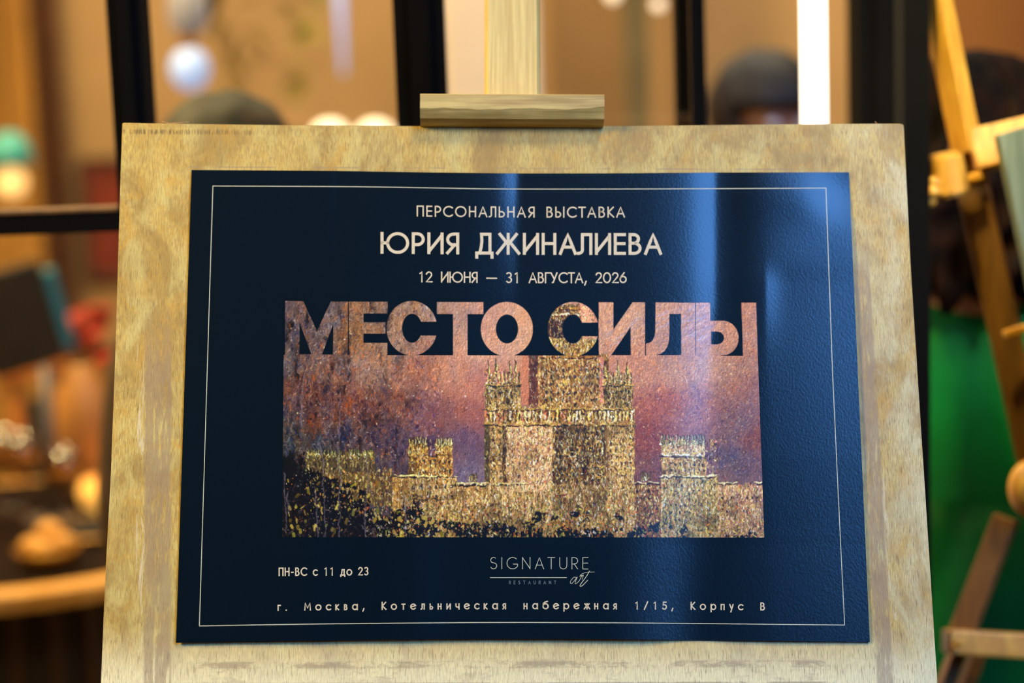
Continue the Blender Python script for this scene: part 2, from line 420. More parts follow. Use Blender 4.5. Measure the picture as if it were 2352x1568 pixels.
G['Ж'] = (1.06, [[(.53, 0), (.53, 1)], [(.12, 1), (.50, .5)], [(.94, 1), (.56, .5)], [(0, 0), (.42, .56)], [(1.06, 0), (.64, .56)]])
G['Г'] = (.44, [[(0, 0), (0, 1), (.44, 1)]])
G['У'] = (.62, [[(0, 1), (.34, .36)], [(.62, 1), (.28, .14)]+arc(.16, .14, .12, .14, 0, -90, 5)])
G['М'] = (.80, [[(0, 0), (.06, 1), (.40, .28), (.74, 1), (.80, 0)]])
G['1'] = (.58, [[(.16, .86), (.34, 1), (.34, 0)]])
G['2'] = (.56, [arc(.28, .73, .27, .27, 165, -20, 14)+[(.40, .45), (0, 0), (.58, 0)]])
G['3'] = (.56, [arc(.26, .76, .24, .24, 140, -90, 14)+arc(.26, .26, .27, .26, 90, -140, 14)])
G['0'] = (.72, [arc(.36, .5, .36, .5, 90, 450, 28)])
G['6'] = (.62, [arc(.31, .31, .31, .31, 90, 450, 24), [(.03, .38), (.10, .60), (.42, 1)]])
G['5'] = (.54, [[(.5, 1), (.12, 1), (.06, .58)]+arc(.24, .32, .30, .32, 120, -140, 16)])
G['—'] = (1.0, [[(0, .42), (1.0, .42)]]); G['-'] = (.36, [[(.07, .42), (.29, .42)]])
G[','] = (.14, [[(.14, .12), (.0, -.24)]]); G['.'] = (.08, [[(.02, .01), (.05, .01)]]); G['/'] = (.46, [[(0, -.05), (.46, 1.02)]])
xh = .72
def lc(w, st): return (w*xh, [[(x*xh, y*xh) for x, y in s] for s in st])
G['о'] = lc(1, G['О'][1]); G['с'] = lc(.8, G['С'][1]); G['к'] = lc(.6, G['К'][1]); G['в'] = lc(.55, G['В'][1])
G['т'] = lc(.66, G['Т'][1]); G['л'] = lc(.72, G['Л'][1]); G['ь'] = lc(.5, G['Ь'][1]); G['н'] = lc(.66, G['Н'][1])
G['и'] = lc(.7, G['И'][1]); G['я'] = lc(.55, G['Я'][1]); G['г'] = lc(.46, G['Г'][1]); G['п'] = lc(.62, G['П'][1])
G['а'] = lc(.94, [arc(.45, .5, .45, .5, 90, 450, 24), [(.92, 1), (.92, 0)]])
G['е'] = lc(.95, [arc(.5, .5, .5, .5, -40, -335, 26)+[(.06, .40)]])
G['ч'] = lc(.6, [[(0, 1), (0, .62)]+arc(.25, .62, .25, .25, 180, 270, 6)+[(.6, .40)], [(.6, 1), (.6, 0)]])
G['р'] = lc(.94, [arc(.5, .5, .45, .5, 90, 450, 24), [(.03, 1), (.03, -.45)]])
G['ж'] = lc(.98, G['Ж'][1]); G['д'] = lc(.86, [[(.0, -.26), (.0, 0), (.86, 0), (.86, -.26)], [(.15, 0), (.30, 1), (.72, 1), (.72, 0)]])
G['у'] = lc(.66, [[(0, 1), (.34, .2)], [(.66, 1), (.22, -.45)]])
G['б'] = (.72, [arc(.36, .36, .36, .36, 90, 450, 24), [(.0, .40), (.06, .78), (.26, .95), (.62, 1.06)]])
G['S'] = (.54, [arc(.27, .76, .25, .24, 50, 250, 14)[:-1]+[(.27, .52)]+arc(.27, .27, .27, .27, 60, -150, 14)])
G['I'] = (.0, [[(0, 0), (0, 1)]]); G['G'] = (.92, [arc(.5, .5, .5, .5, 48, 330, 26)+[(.93, .42), (.56, .42)]])
G['N'] = (.66, [[(0, 0), (0, 1)], [(.66, 0), (.66, 1)], [(.0, .97), (.66, .03)]]); G['U'] = (.62, [[(0, 1), (0, .31)]+arc(.31, .31, .31, .31, 180, 360, 14)+[(.62, 1)]])
G['R'] = (.5, [[(0, 0), (0, 1)], bowl(0, .5, .44, 1), [(.2, .44), (.5, 0)]])
def ribbon(V, F, pts, w):
    """flat stroke of width w along pixel points, mitred, subdivided so that it follows the paper"""
    pts = list(pts)
    if math.hypot(pts[0][0]-pts[-1][0], pts[0][1]-pts[-1][1]) > .05 and w > .9:      # projecting square ends
        for e, f in ((0, 1), (-1, -2)):
            dx, dy = pts[e][0]-pts[f][0], pts[e][1]-pts[f][1]; l_ = math.hypot(dx, dy) or 1
            pts[e] = (pts[e][0]+dx/l_*w*.5, pts[e][1]+dy/l_*w*.5)
    q = [pts[0]]
    for a, b in zip(pts, pts[1:]):
        d = math.hypot(b[0]-a[0], b[1]-a[1])
        if d < 1e-6: continue
        k = max(1, int(d/14))
        for i in range(1, k+1): q.append((a[0]+(b[0]-a[0])*i/k, a[1]+(b[1]-a[1])*i/k))
    n = len(q); closed = math.hypot(q[0][0]-q[-1][0], q[0][1]-q[-1][1]) < .05 and n > 3
    base = len(V)
    for i in range(n):
        if closed and i in (0, n-1): a, b = q[n-2], q[1]; p0, p1, p2 = q[n-2], q[0], q[1]
        else: p0, p1, p2 = q[max(i-1, 0)], q[i], q[min(i+1, n-1)]
        d1 = (p1[0]-p0[0], p1[1]-p0[1]); d2 = (p2[0]-p1[0], p2[1]-p1[1])
        l1 = math.hypot(*d1); l2 = math.hypot(*d2)
        if l1 < 1e-9: d1, l1 = d2, l2
        if l2 < 1e-9: d2, l2 = d1, l1
        n1 = (-d1[1]/l1, d1[0]/l1); n2 = (-d2[1]/l2, d2[0]/l2)
        m = (n1[0]+n2[0], n1[1]+n2[1]); ml = math.hypot(*m)
        if ml < .2: m, s = n1, 1
        else:
            m = (m[0]/ml, m[1]/ml); s = 1/max(.2, m[0]*n1[0]+m[1]*n1[1]); s = s if s < 1.6 else 1.3
        V.append((p1[0]+m[0]*s*w/2, p1[1]+m[1]*s*w/2)); V.append((p1[0]-m[0]*s*w/2, p1[1]-m[1]*s*w/2))
    for i in range(n-1): F.append((base+2*i, base+2*i+1, base+2*i+3, base+2*i+2))
def strokes_obj(name, lines, w, mat, off=.00012, label=None):
    V, F = [], []
    for s in lines:
        if isinstance(s, tuple): ribbon(V, F, s[0], s[1])
        else: ribbon(V, F, s, w)
    A = np.array(V); W = BV(A[:, 0], A[:, 1], off)
    return mesh(name, W, F, mat, poster, world=False, label=label)
def text_line(name, s, x0, y0, x1, y1, cap, stroke, mat, cond=1.0, sp=.42, top_sag=None, label=None):
    """text from (x0,y0) to (x1,y1) baseline ends (pixels), cap height in pixels; tracking is solved"""
    hw = stroke/2
    ws = [G[c][0]*cap*cond if c != ' ' else sp*cap for c in s]
    KERN = {('А', 'Л'): -.13, ('Г', 'У'): -.08, ('Т', 'А'): -.08, ('С', 'Т'): -.04, ('Р', 'С'): -.04, ('Т', 'У'): -.06, ('A', 'T'): -.08, ('К', 'А'): -.05}
    for i in range(len(s)-1): ws[i] += KERN.get((s[i], s[i+1]), 0)*cap
    tot = sum(ws); gaps = len(s)-1
    tr = ((x1-x0-stroke)-tot)/gaps
    x = x0+hw; out = []
    H = cap-stroke
    for c, wd in zip(s, ws):
        if c != ' ':
            for st in G[c][1]:
                out.append([(x+gx_*cap*cond, y0+(y1-y0)*((x+gx_*cap*cond-x0)/(x1-x0))-hw-gy_*H) for gx_, gy_ in st])
        x += wd+tr
    if top_sag:
        out = [[(px, py+top_sag*4*((px-x0)/(x1-x0))*(1-(px-x0)/(x1-x0))) for px, py in st] for st in out]
    return strokes_obj(name, out, stroke, mat, label=label)
text_line('heading_lettering', 'ПЕРСОНАЛЬНАЯ ВЫСТАВКА', 957, 497, 1435.5, 499.5, 25.3, 3.0, M['letter'], .92, .5, 1.2)
text_line('name_lettering', 'ЮРИЯ ДЖИНАЛИЕВА', 874, 582.5, 1520.5, 585, 50, 6.9, M['letter'], .92, .36, 1.0, label='large cream lettering of the second line')
text_line('date_lettering', '12 ИЮНЯ — 31 АВГУСТА, 2026', 960, 648.2, 1439.5, 650, 25.4, 3.1, M['letter'], .86, .5, 1.0)
text_line('hours_lettering', 'ПН-ВС с 11 до 23', 640, 1322.6, 846.8, 1321, 19.6, 2.7, M['letter'], .76, .30)
text_line('address_lettering', 'г. Москва, Котельническая набережная 1/15, Корпус В', 637.5, 1402.6, 1757, 1401.6, 18.6, 2.7, M['letter'], .86, .9, -3.2)
text_line('logo_lettering', 'SIGNATURE', 1126, 1306.6, 1351.3, 1307, 27.6, 1.35, M['letter_thin'], .95, .4)
text_line('logo_subtitle', 'RESTAURANT', 1169, 1341.2, 1277.5, 1341.2, 8.0, 1.0, M['letter_faint'], .8, .4, label='faint small lettering under the thin line')
strokes_obj('logo_rule', [[(1126, 1326), (1301.3, 1326)]], 1.3, M['letter_thin'])
def cat(pts, n=8):                     # Catmull-Rom through points
    q = [pts[0]]+list(pts)+[pts[-1]]; out = []
    for i in range(1, len(q)-2):
        for k in range(n):
            t = k/n; p0, p1, p2, p3 = q[i-1:i+3]
            out.append(tuple(.5*((2*p1[j])+(-p0[j]+p2[j])*t+(2*p0[j]-5*p1[j]+4*p2[j]-p3[j])*t*t+(-p0[j]+3*p1[j]-3*p2[j]+p3[j])*t**3) for j in (0, 1)))
    return out+[pts[-1]]
strokes_obj('logo_script', [
    (cat([(1325, 1327), (1319, 1325), (1312, 1332), (1310, 1338), (1314, 1339), (1321, 1331), (1326, 1325), (1321, 1337), (1323, 1340), (1330, 1334)]), 1.0),
    (cat([(1330, 1334), (1336, 1322), (1334, 1320), (1335, 1324), (1340, 1320), (1337, 1330)]), 1.0),
    (cat([(1354, 1311), (1345, 1326), (1333, 1342), (1333, 1346), (1338, 1344), (1350, 1332)]), 1.4),
    (cat([(1331, 1324), (1336, 1318), (1348, 1314), (1366, 1313)]), .8)], 1.4, M['letter_thin'])
strokes_obj('border_line', [
    cat([(489, 427), (800, 428.5), (1000, 431.5), (1170, 434), (1500, 433.8), (1897, 431.8)], 12),
    cat([(458, 1437), (700, 1433), (950, 1430.3), (1150, 1429), (1350, 1429.5), (1500, 1430.5), (1940, 1435)], 12),
    [(489, 427), (458, 1437)], [(1897, 431.8), (1912, 850), (1926, 1150), (1940, 1435)]], 1.7, M['letter_thin'])
# ------------------------------------------------------------------ printed painting (colour computed here, stored per vertex)
rng = np.random.default_rng(7)
X0, X1, Y0, Y1 = 646, 1758, 688, 1236
HH, WW = Y1-Y0, X1-X0
YY, XX = np.mgrid[Y0:Y1, X0:X1].astype(float)
ctl = [(655, 830, 92, 78, 86), (700, 900, 92, 62, 66), (760, 850, 112, 84, 84), (800, 920, 118, 70, 62), (850, 850, 142, 106, 100), (950, 850, 166, 108, 92), (1050, 850, 196, 132, 106),
 (1100, 800, 212, 154, 122), (1100, 880, 190, 118, 96), (1460, 850, 196, 134, 118), (1550, 850, 192, 138, 122), (1620, 830, 190, 140, 128), (1700, 830, 172, 124, 118), (1725, 900, 150, 102, 108), (1520, 930, 168, 94, 84),
 (1490, 1000, 140, 74, 76), (1600, 950, 156, 104, 116), (1700, 980, 116, 92, 122), (1680, 1060, 98, 84, 120), (1740, 1000, 124, 70, 72), (1080, 960, 166, 94, 78), (1080, 1040, 112, 82, 98), (1000, 960, 128, 82, 90), (900, 930, 118, 74, 68),
 (900, 1010, 84, 62, 80), (800, 1000, 72, 58, 70), (720, 960, 86, 58, 62), (670, 1000, 58, 56, 60), (740, 1040, 56, 56, 66), (660, 1080, 34, 32, 38), (1090, 1080, 118, 100, 122), (870, 1080, 70, 60, 78), (1065, 1000, 110, 80, 102),
 (670, 740, 98, 80, 92), (700, 710, 100, 78, 82), (760, 740, 108, 92, 104), (810, 760, 132, 96, 72), (850, 730, 138, 100, 80), (900, 800, 152, 118, 104), (950, 720, 158, 122, 104), (1060, 740, 176, 134, 118), (1120, 740, 202, 142, 112),
 (1190, 760, 216, 156, 120), (1400, 740, 204, 152, 136), (1480, 720, 200, 148, 130), (1550, 730, 192, 140, 122), (1650, 760, 190, 138, 130), (1720, 740, 184, 130, 122), (1480, 1080, 120, 76, 84), (1650, 1100, 120, 92, 110)]
cp = np.array([c[:2] for c in ctl], float); cc = np.array([c[2:] for c in ctl], float)
sub = 6; ys = np.arange(Y0, Y1+sub, sub); xs = np.arange(X0, X1+sub, sub)
gxx, gyy = np.meshgrid(xs, ys)
d2 = (gxx[..., None]-cp[:, 0])**2*.9+(gyy[..., None]-cp[:, 1])**2*1.2
wt = 1/(d2+500)**1.9; field = (wt[..., None]*cc).sum(2)/wt.sum(2)[..., None]
def up(a, x, y):
    i = np.clip(x.astype(int), 0, a.shape[1]-2); j = np.clip(y.astype(int), 0, a.shape[0]-2); fx = (x-i); fy = (y-j)
    if a.ndim == 3: fx = fx[..., None]; fy = fy[..., None]
    return (a[j, i]*(1-fx)+a[j, i+1]*fx)*(1-fy)+(a[j+1, i]*(1-fx)+a[j+1, i+1]*fx)*fy
img = up(field, (XX-X0)/sub, (YY-Y0)/sub)
def vnoise(sx, sy, shape=(HH, WW)):
    h = int(shape[0]/sy)+3; w_ = int(shape[1]/sx)+3; a = rng.random((h, w_))
    y, x = np.mgrid[0:shape[0], 0:shape[1]].astype(float); x = x/sx; y = y/sy
    i = x.astype(int); j = y.astype(int); fx = x-i; fy = y-j; fx = fx*fx*(3-2*fx); fy = fy*fy*(3-2*fy)
    return (a[j, i]*(1-fx)+a[j, i+1]*fx)*(1-fy)+(a[j+1, i]*(1-fx)+a[j+1, i+1]*fx)*fy-.5
leftness = np.clip((1080-XX)/300, 0.15, 1)
big = vnoise(34, 70)+.6*vnoise(16, 34); mid_ = vnoise(7, 16)+.6*vnoise(4, 9)
img += (big*26*leftness)[..., None]*np.array([1, .8, .75])+(mid_*20*(.45+.55*leftness))[..., None]
hue = vnoise(22, 40)+vnoise(9, 20)*.8
img += (hue*22*(.5+.5*leftness))[..., None]*np.array([1.0, .15, -.95])
lum = img.mean(2, keepdims=True); img = lum+(img-lum)*.86
blu = np.clip(vnoise(5, 11)+vnoise(11, 22)-.18, 0, .4)*(.5+.6*leftness); img = img*(1-blu[..., None])+(img*.62+np.array([38, 36, 48]))*blu[..., None]
org = np.clip(vnoise(5, 12)+vnoise(11, 22)-.2, 0, .5)*(leftness); img = img*(1-org[..., None])+(img*.6+np.array([80, 40, 14]))*org[..., None]
dk = np.clip(vnoise(12, 30)+.5*vnoise(5, 10)-.16, 0, 1)*leftness*(XX < 1090); img *= (1-1.5*np.clip(dk, 0, .5))[..., None]
def dabs(cx, cy, ln, wd, ang, col, alpha=.85, soft=.7):
    """paint short brush dabs: arrays of centres, lengths, widths, angles and colours"""
    for k in range(len(cx)):
        r = int(ln[k]/2+wd[k]+2); x_ = int(cx[k])-X0; y_ = int(cy[k])-Y0
        xa, xb, ya, yb = max(0, x_-r), min(WW, x_+r+1), max(0, y_-r), min(HH, y_+r+1)
        if xa >= xb or ya >= yb: continue
        yy, xx = np.mgrid[ya:yb, xa:xb]; dx = xx+X0-cx[k]; dy = yy+Y0-cy[k]
        ca, sa = math.cos(ang[k]), math.sin(ang[k])
        p = dx*ca+dy*sa; q = -dx*sa+dy*ca
        p = np.maximum(np.abs(p)-ln[k]/2, 0); d = np.sqrt(p*p+q*q)
        m = np.clip((wd[k]/2-d)/soft+.5, 0, 1)*alpha
        img[ya:yb, xa:xb] = img[ya:yb, xa:xb]*(1-m[..., None])+col[k]*m[..., None]
def field_dabs(n, x0, x1, y0, y1, L_, W_, A, pal, alpha=.8, prob=None, jit=14):
    cx = rng.uniform(x0, x1, n); cy = rng.uniform(y0, y1, n)
    if prob is not None:
        k = rng.random(n) < prob(cx, cy); cx = cx[k]; cy = cy[k]; n = len(cx)
    pal = np.array(pal, float); c = pal[rng.integers(0, len(pal), n)]+rng.normal(0, jit, (n, 1))+rng.normal(0, jit*.4, (n, 3))
    dabs(cx, cy, rng.uniform(*L_, n), rng.uniform(*W_, n), rng.normal(A[0], A[1], n), np.clip(c, 0, 255), alpha)
# sky strokes relative to local colour
def rel_dabs(n, L_, W_, A, dl, box, alpha=.6):
    cx = rng.uniform(box[0], box[1], n); cy = rng.uniform(box[2], box[3], n)
    base = img[np.clip((cy-Y0).astype(int), 0, HH-1), np.clip((cx-X0).astype(int), 0, WW-1)]
    dlt = rng.choice(len(dl), n); c = np.clip(base+np.array(dl, float)[dlt], 0, 255)
    dabs(cx, cy, rng.uniform(*L_, n), rng.uniform(*W_, n), rng.normal(A[0], A[1], n), c, alpha)
V_ = PI/2
rel_dabs(9000, (2, 8), (.8, 1.8), (V_, .8), [(46, 42, 42), (-38, -38, -26), (40, 6, -18), (-22, -8, 30), (24, 20, 34), (-20, -26, -26)], (X0, X1, Y0, 1110), .6)
rel_dabs(3500, (2, 9), (1, 3), (V_, .7), [(60, 50, 44), (-50, -46, -34), (60, 10, -26), (-40, -30, 14), (40, 44, 60)], (X0, 1010, Y0, 1110), .6)
rel_dabs(3200, (2, 10), (.8, 2.2), (V_, .5), [(34, 30, 34), (-30, -30, -22), (26, -2, -14), (-14, 0, 26), (18, 16, 26)], (X0, X1, Y0, 1110), .62)
rel_dabs(700, (10, 30), (.8, 1.6), (V_, .3), [(30, 26, 36), (-34, -28, -20), (34, 4, -18)], (X0, 1000, Y0, 1120), .5)
field_dabs(420, 650, 1080, 700, 1080, (0, 2), (1, 2.6), (0, 1), [(20, 18, 30), (190, 180, 190), (40, 26, 40), (230, 220, 215)], .8)
field_dabs(500, 1460, 1740, 830, 1080, (0, 2), (1, 2.4), (0, 1), [(225, 205, 170), (80, 60, 110), (210, 170, 120)], .7)
rel_dabs(5500, (2, 8), (.8, 1.6), (V_, .9), [(52, 46, 40), (-46, -44, -24), (40, 10, -20), (-26, -14, 26)], (1380, X1, Y0, 1110), .6)
wl = np.clip((1080-XX)/200, 0, 1)[..., None]; img[:] = img*(1-wl)+img*np.array([.98, .98, .88])*wl
wr = np.clip((XX-1100)/300, 0, 1)[..., None]; img[:] = img*(1-wr)+img*np.array([1.01, .99, .87])*wr
# pale diagonal scratches in the lettering
for (a, b, c_, d_) in ((1500, 760, 1620, 700), (1400, 790, 1500, 735), (1540, 790, 1640, 730)):
    field_dabs(40, a, c_, min(b, d_), max(b, d_), (14, 30), (1.5, 4), (-.55, .12), [(160, 142, 170), (205, 160, 150)], .45)
GOLD = [(196, 160, 84), (168, 124, 58), (214, 186, 112), (120, 86, 40), (90, 66, 30), (226, 208, 150), (150, 104, 62), (58, 42, 26)]
TAN = [(206, 168, 118), (188, 140, 98), (222, 192, 140), (196, 150, 112), (148, 106, 70), (232, 214, 180), (168, 150, 84)]
DRK = [(40, 30, 20), (64, 48, 30), (90, 70, 42), (24, 20, 22), (112, 86, 50), (70, 60, 30)]
OLV = [(150, 132, 72), (120, 104, 56), (176, 158, 92), (80, 70, 36), (196, 180, 120), (60, 50, 30)]
def rect(x0, x1, y0, y1, col, a=1.0, fe=1.2):
    m = np.clip((XX-x0)/fe+.5, 0, 1)*np.clip((x1-XX)/fe+.5, 0, 1)*np.clip((YY-y0)/fe+.5, 0, 1)*np.clip((y1-YY)/fe+.5, 0, 1)*a
    img[:] = img*(1-m[..., None])+np.array(col, float)*m[..., None]
def block(x0, x1, y0, y1, base, pal, dens=1.0, a=.95, LW=((3, 9), (1.2, 2.6)), al=.8):
    rect(x0, x1, y0, y1, base, a)
    field_dabs(int((x1-x0)*(y1-y0)/13*dens), x0+1, x1-1, y0, y1, LW[0], LW[1], (V_, .28), pal, al)
def windows(x0, x1, y0, y1, nx, ny, lit=(240, 232, 220), dark=(38, 30, 34), p=.55, w_=3.4, h_=5):
    cx, cy, l_, w2, an, co = [], [], [], [], [], []
    for j in range(ny):
        for i in range(nx):
            x = x0+(x1-x0)*(i+.5)/nx+rng.normal(0, .5); y = y0+(y1-y0)*(j+.5)/ny+rng.normal(0, .7)
            cx += [x+1.3, x]; cy += [y+1.2, y]; l_ += [h_, h_*.8*rng.uniform(.5, 1)]; w2 += [w_, w_*.8*rng.uniform(.6, 1)]; an += [V_, V_+rng.normal(0, .2)]
            co += [dark, tuple(np.array(lit)*rng.uniform(.78, 1)) if rng.random() < p else tuple(np.array(dark)+rng.uniform(-5, 30))]
    dabs(np.array(cx), np.array(cy), np.array(l_)*.5, np.array(w2), np.array(an), np.array(co, float), .85)
def pinnacles(x0, x1, ytop, ybot, n, pal=((226, 214, 130), (190, 180, 110), (236, 226, 170))):
    for i in range(n):
        x = x0+(x1-x0)*(i+.5)/n+rng.normal(0, .6); t = ytop+rng.uniform(0, 5)
        dabs(np.array([x+1.5, x]), np.array([(t+ybot)/2]*2), np.array([(ybot-t)*.9, (ybot-t)*.7]), np.array([3.2, 2.2]), np.array([V_+.05, V_]), np.array([(60, 52, 34), pal[rng.integers(len(pal))]], float), .85)
    dk_ = n*5
    field_dabs(dk_, x0, x1, (ytop+ybot)/2, ybot, (1, 4), (1, 2.4), (V_, .5), [(236, 228, 160), (90, 110, 70), (50, 44, 34), (200, 160, 80), (240, 236, 220)], .85)
def ledge(x0, x1, y, col=(238, 224, 176), sh=(44, 34, 28), th=3):
    n = int((x1-x0)/3)
    field_dabs(n, x0, x1, y+th, y+th+2, (5, 12), (1.3, 2), (0, .08), [sh], .85)
    field_dabs(n, x0, x1, y-1, y+1, (3, 9), (1.6, th), (0, .1), [col, tuple(np.array(col)*.88)], .9)
# far left low building, dim
block(702, 862, 1040, 1112, (88, 72, 40), OLV+DRK, .9, .55, al=.6)
block(742, 900, 1085, 1160, (110, 84, 48), OLV+DRK+GOLD, .8, .6, al=.65)
for a_, b_ in ((706, 735), (742, 782), (802, 826), (836, 856)): pinnacles(a_, b_, 1028, 1052, 5, ((150, 150, 80), (120, 126, 70), (176, 170, 96)))
# low wings
block(1048, 1116, 1112, 1236, (168, 132, 80), GOLD+TAN, 1); ledge(1050, 1112, 1112)
pinnacles(1075, 1094, 1086, 1108, 4, ((214, 186, 110), (160, 120, 60)))
block(1436, 1518, 1110, 1236, (132, 92, 60), GOLD+[(110, 60, 40), (150, 80, 50)], 1); ledge(1436, 1512, 1108)
pinnacles(1470, 1494, 1080, 1104, 4, ((196, 180, 130), (120, 96, 60)))
windows(1440, 1512, 1120, 1150, 8, 2, p=.3); windows(1440, 1512, 1158, 1188, 8, 2, (240, 226, 190), p=.6)
block(1646, 1754, 1112, 1236, (184, 142, 108), TAN+[(150, 120, 140), (120, 90, 100)], 1); ledge(1650, 1690, 1109); ledge(1732, 1754, 1108)
windows(1652, 1745, 1125, 1190, 8, 2, p=.3, h_=8)
# left tower
block(901, 1048, 1094, 1236, (176, 142, 84), GOLD+TAN, 1)
block(938, 1040, 1048, 1094, (178, 128, 64), GOLD, .9)
rect(938, 958, 1005, 1094, (70, 48, 26), .5)
block(938, 982, 1018, 1048, (176, 140, 70), GOLD, 1); block(1000, 1040, 1018, 1048, (184, 146, 76), GOLD, 1)
pinnacles(938, 982, 1002, 1024, 7); pinnacles(999, 1040, 1002, 1024, 7)
rect(982, 1000, 1000, 1036, (86, 64, 88), .9); rect(956, 1038, 1044, 1048, (60, 40, 22), .6)
windows(958, 1036, 1054, 1064, 7, 1, p=.0, w_=4, h_=5); windows(958, 1036, 1072, 1088, 7, 1, (240, 225, 170), p=1, w_=4.6, h_=7)
for k in range(8): rect(956+k*11, 957.5+k*11, 1050, 1092, (110, 74, 34), .6)
ledge(901, 1048, 1092, (240, 226, 150)); rect(902, 936, 1104, 1236, (112, 76, 36), .35)
windows(940, 1046, 1106, 1150, 6, 2, p=.75, w_=5, h_=7); ledge(940, 1046, 1143, (180, 140, 70), (70, 54, 30), 2)
# right tower
block(1518, 1650, 1094, 1236, (170, 150, 100), TAN+OLV+[(150, 160, 140), (120, 140, 130)], 1)
block(1520, 1622, 1050, 1094, (174, 140, 86), TAN+OLV, 1)
block(1518, 1620, 1015, 1050, (196, 170, 130), TAN+[(60, 50, 50), (236, 226, 200)], 1)
pinnacles(1516, 1620, 996, 1022, 15, ((226, 218, 170), (190, 190, 150), (150, 170, 130)))
ledge(1520, 1620, 1044, (244, 236, 220)); ledge(1516, 1645, 1092, (240, 228, 190))
windows(1524, 1620, 1058, 1086, 9, 2, p=.2, h_=6); windows(1522, 1646, 1104, 1132, 10, 2, (232, 226, 200), p=.5); windows(1522, 1590, 1150, 1200, 6, 3, (120, 150, 140), p=.4)
# upper central tower and what shows of it in the letter above
block(1214, 1398, 812, 940, (158, 114, 62), GOLD+[(150, 100, 60), (196, 150, 110), (70, 44, 36)], 1.1)
rect(1214, 1236, 812, 940, (82, 46, 48), .7); windows(1246, 1392, 840, 925, 11, 5, (226, 210, 200), (50, 50, 50), .45, 4, 7)
rect(1236, 1242, 812, 940, (190, 140, 100), .4)
block(1240, 1338, 700, 775, (120, 78, 34), GOLD+DRK, 1.1); rect(1240, 1334, 734, 776, (48, 28, 22), .7); field_dabs(160, 1244, 1336, 735, 778, (2, 6), (1, 2.4), (V_, .4), DRK+GOLD+[(200, 150, 160)], .8)
rect(1332, 1376, 688, 768, (214, 152, 122), 1, 6); ledge(1244, 1332, 722, (246, 236, 200), (80, 44, 14), 3); ledge(1250, 1332, 708, (200, 150, 60), (90, 50, 14), 3)
block(1244, 1374, 778, 822, (176, 138, 66), GOLD+[(240, 226, 150), (240, 236, 220)], 1.1); ledge(1242, 1376, 818, (170, 112, 50), (60, 36, 18))
rect(1372, 1380, 700, 930, (212, 140, 110), .0)
rect(1199, 1214, 812, 930, (196, 124, 92), .85, 3); rect(1378, 1386, 820, 926, (206, 130, 116), .9)
# corner turrets
for x0_, x1_ in ((1114, 1196), (1386, 1453)):
    block(x0_, x1_, 884, 942, (160, 132, 76), GOLD+[(60, 56, 40), (230, 220, 190)], 1.1); windows(x0_+6, x1_-4, 892, 930, 6, 3, (236, 230, 215), (40, 38, 36), .5)
    rect(x0_, x0_+12, 884, 942, (60, 54, 34), .35); ledge(x0_-1, x1_, 882, (190, 160, 80), (40, 34, 26))
    pinnacles(x0_+4, x1_-2, 852, 882, 9, ((230, 214, 130), (196, 180, 104), (150, 150, 90)))
for x_, y_ in ((1122, 828), (1140, 824), (1171, 829), (1183, 826), (1388, 830), (1418, 826), (1440, 830)):
    dabs(np.array([x_, x_, x_+2]), np.array([y_+3, y_+18, y_+20]), np.array([6, 20, 16.]), np.array([2.2, 3, 3.]), np.array([V_, V_, V_]), np.array([(26, 30, 26), (70, 70, 44), (216, 200, 120)], float), .9)
# main block
block(1113, 1458, 936, 1236, (166, 132, 78), GOLD+TAN, 1.0)
block(1164, 1268, 980, 1130, (204, 162, 116), TAN+[(240, 224, 200), (206, 140, 110)], 1.0)
block(1268, 1392, 980, 1110, (112, 84, 48), DRK+GOLD+[(110, 120, 110), (200, 196, 190)], 1.1)
block(1392, 1456, 980, 1120, (192, 156, 96), TAN+GOLD, 1.0)
rect(1113, 1125, 975, 1108, (54, 52, 28), .6); rect(1268, 1392, 1108, 1186, (70, 52, 34), .38); rect(1392, 1400, 985, 1110, (90, 64, 40), .4); rect(1154, 1163, 970, 1108, (50, 34, 24), .7)
rect(1340, 1345, 980, 1110, (46, 34, 22), .5); rect(1284, 1289, 985, 1100, (50, 36, 24), .4)
windows(1126, 1156, 985, 1100, 2, 9, (200, 180, 140), (46, 36, 30), .2); windows(1170, 1266, 982, 1112, 7, 9, (244, 236, 230), (130, 84, 64), .8, 4.4, 6)
windows(1272, 1390, 984, 1108, 10, 9, (206, 206, 196), (38, 34, 32), .35); windows(1398, 1452, 984, 1112, 5, 9, (232, 214, 170), (60, 44, 34), .35)
for x_ in range(1118, 1456, 9):
    c_ = ((238, 208, 104), (244, 226, 170), (206, 160, 60), (196, 110, 80), (242, 236, 214))[rng.integers(5)]
    dabs(np.array([x_+3.5, x_]), np.array([955, 954.]), np.array([20, 18.]), np.array([3.5, 4.2]), np.array([V_, V_]), np.array([(58, 34, 18), c_], float), .88)
field_dabs(300, 1116, 1456, 944, 972, (3, 9), (1, 2.6), (V_, .25), GOLD+[(244, 230, 170), (240, 236, 230), (70, 40, 24), (190, 80, 60)], .85)
ledge(1113, 1458, 938, (196, 158, 80), (50, 34, 20), 3); ledge(1113, 1458, 974, (190, 150, 76), (46, 30, 20), 3); ledge(1040, 1210, 1110, (230, 212, 150), (40, 32, 28), 3)
field_dabs(700, 1116, 1456, 1112, 1200, (3, 12), (1, 2.4), (V_, .25), OLV+TAN+[(236, 230, 210), (60, 90, 80)], .7)
field_dabs(90, 1130, 1440, 1120, 1230, (1, 3), (1.5, 3), (V_, .6), [(60, 110, 100), (190, 60, 50), (110, 90, 140)], .8)
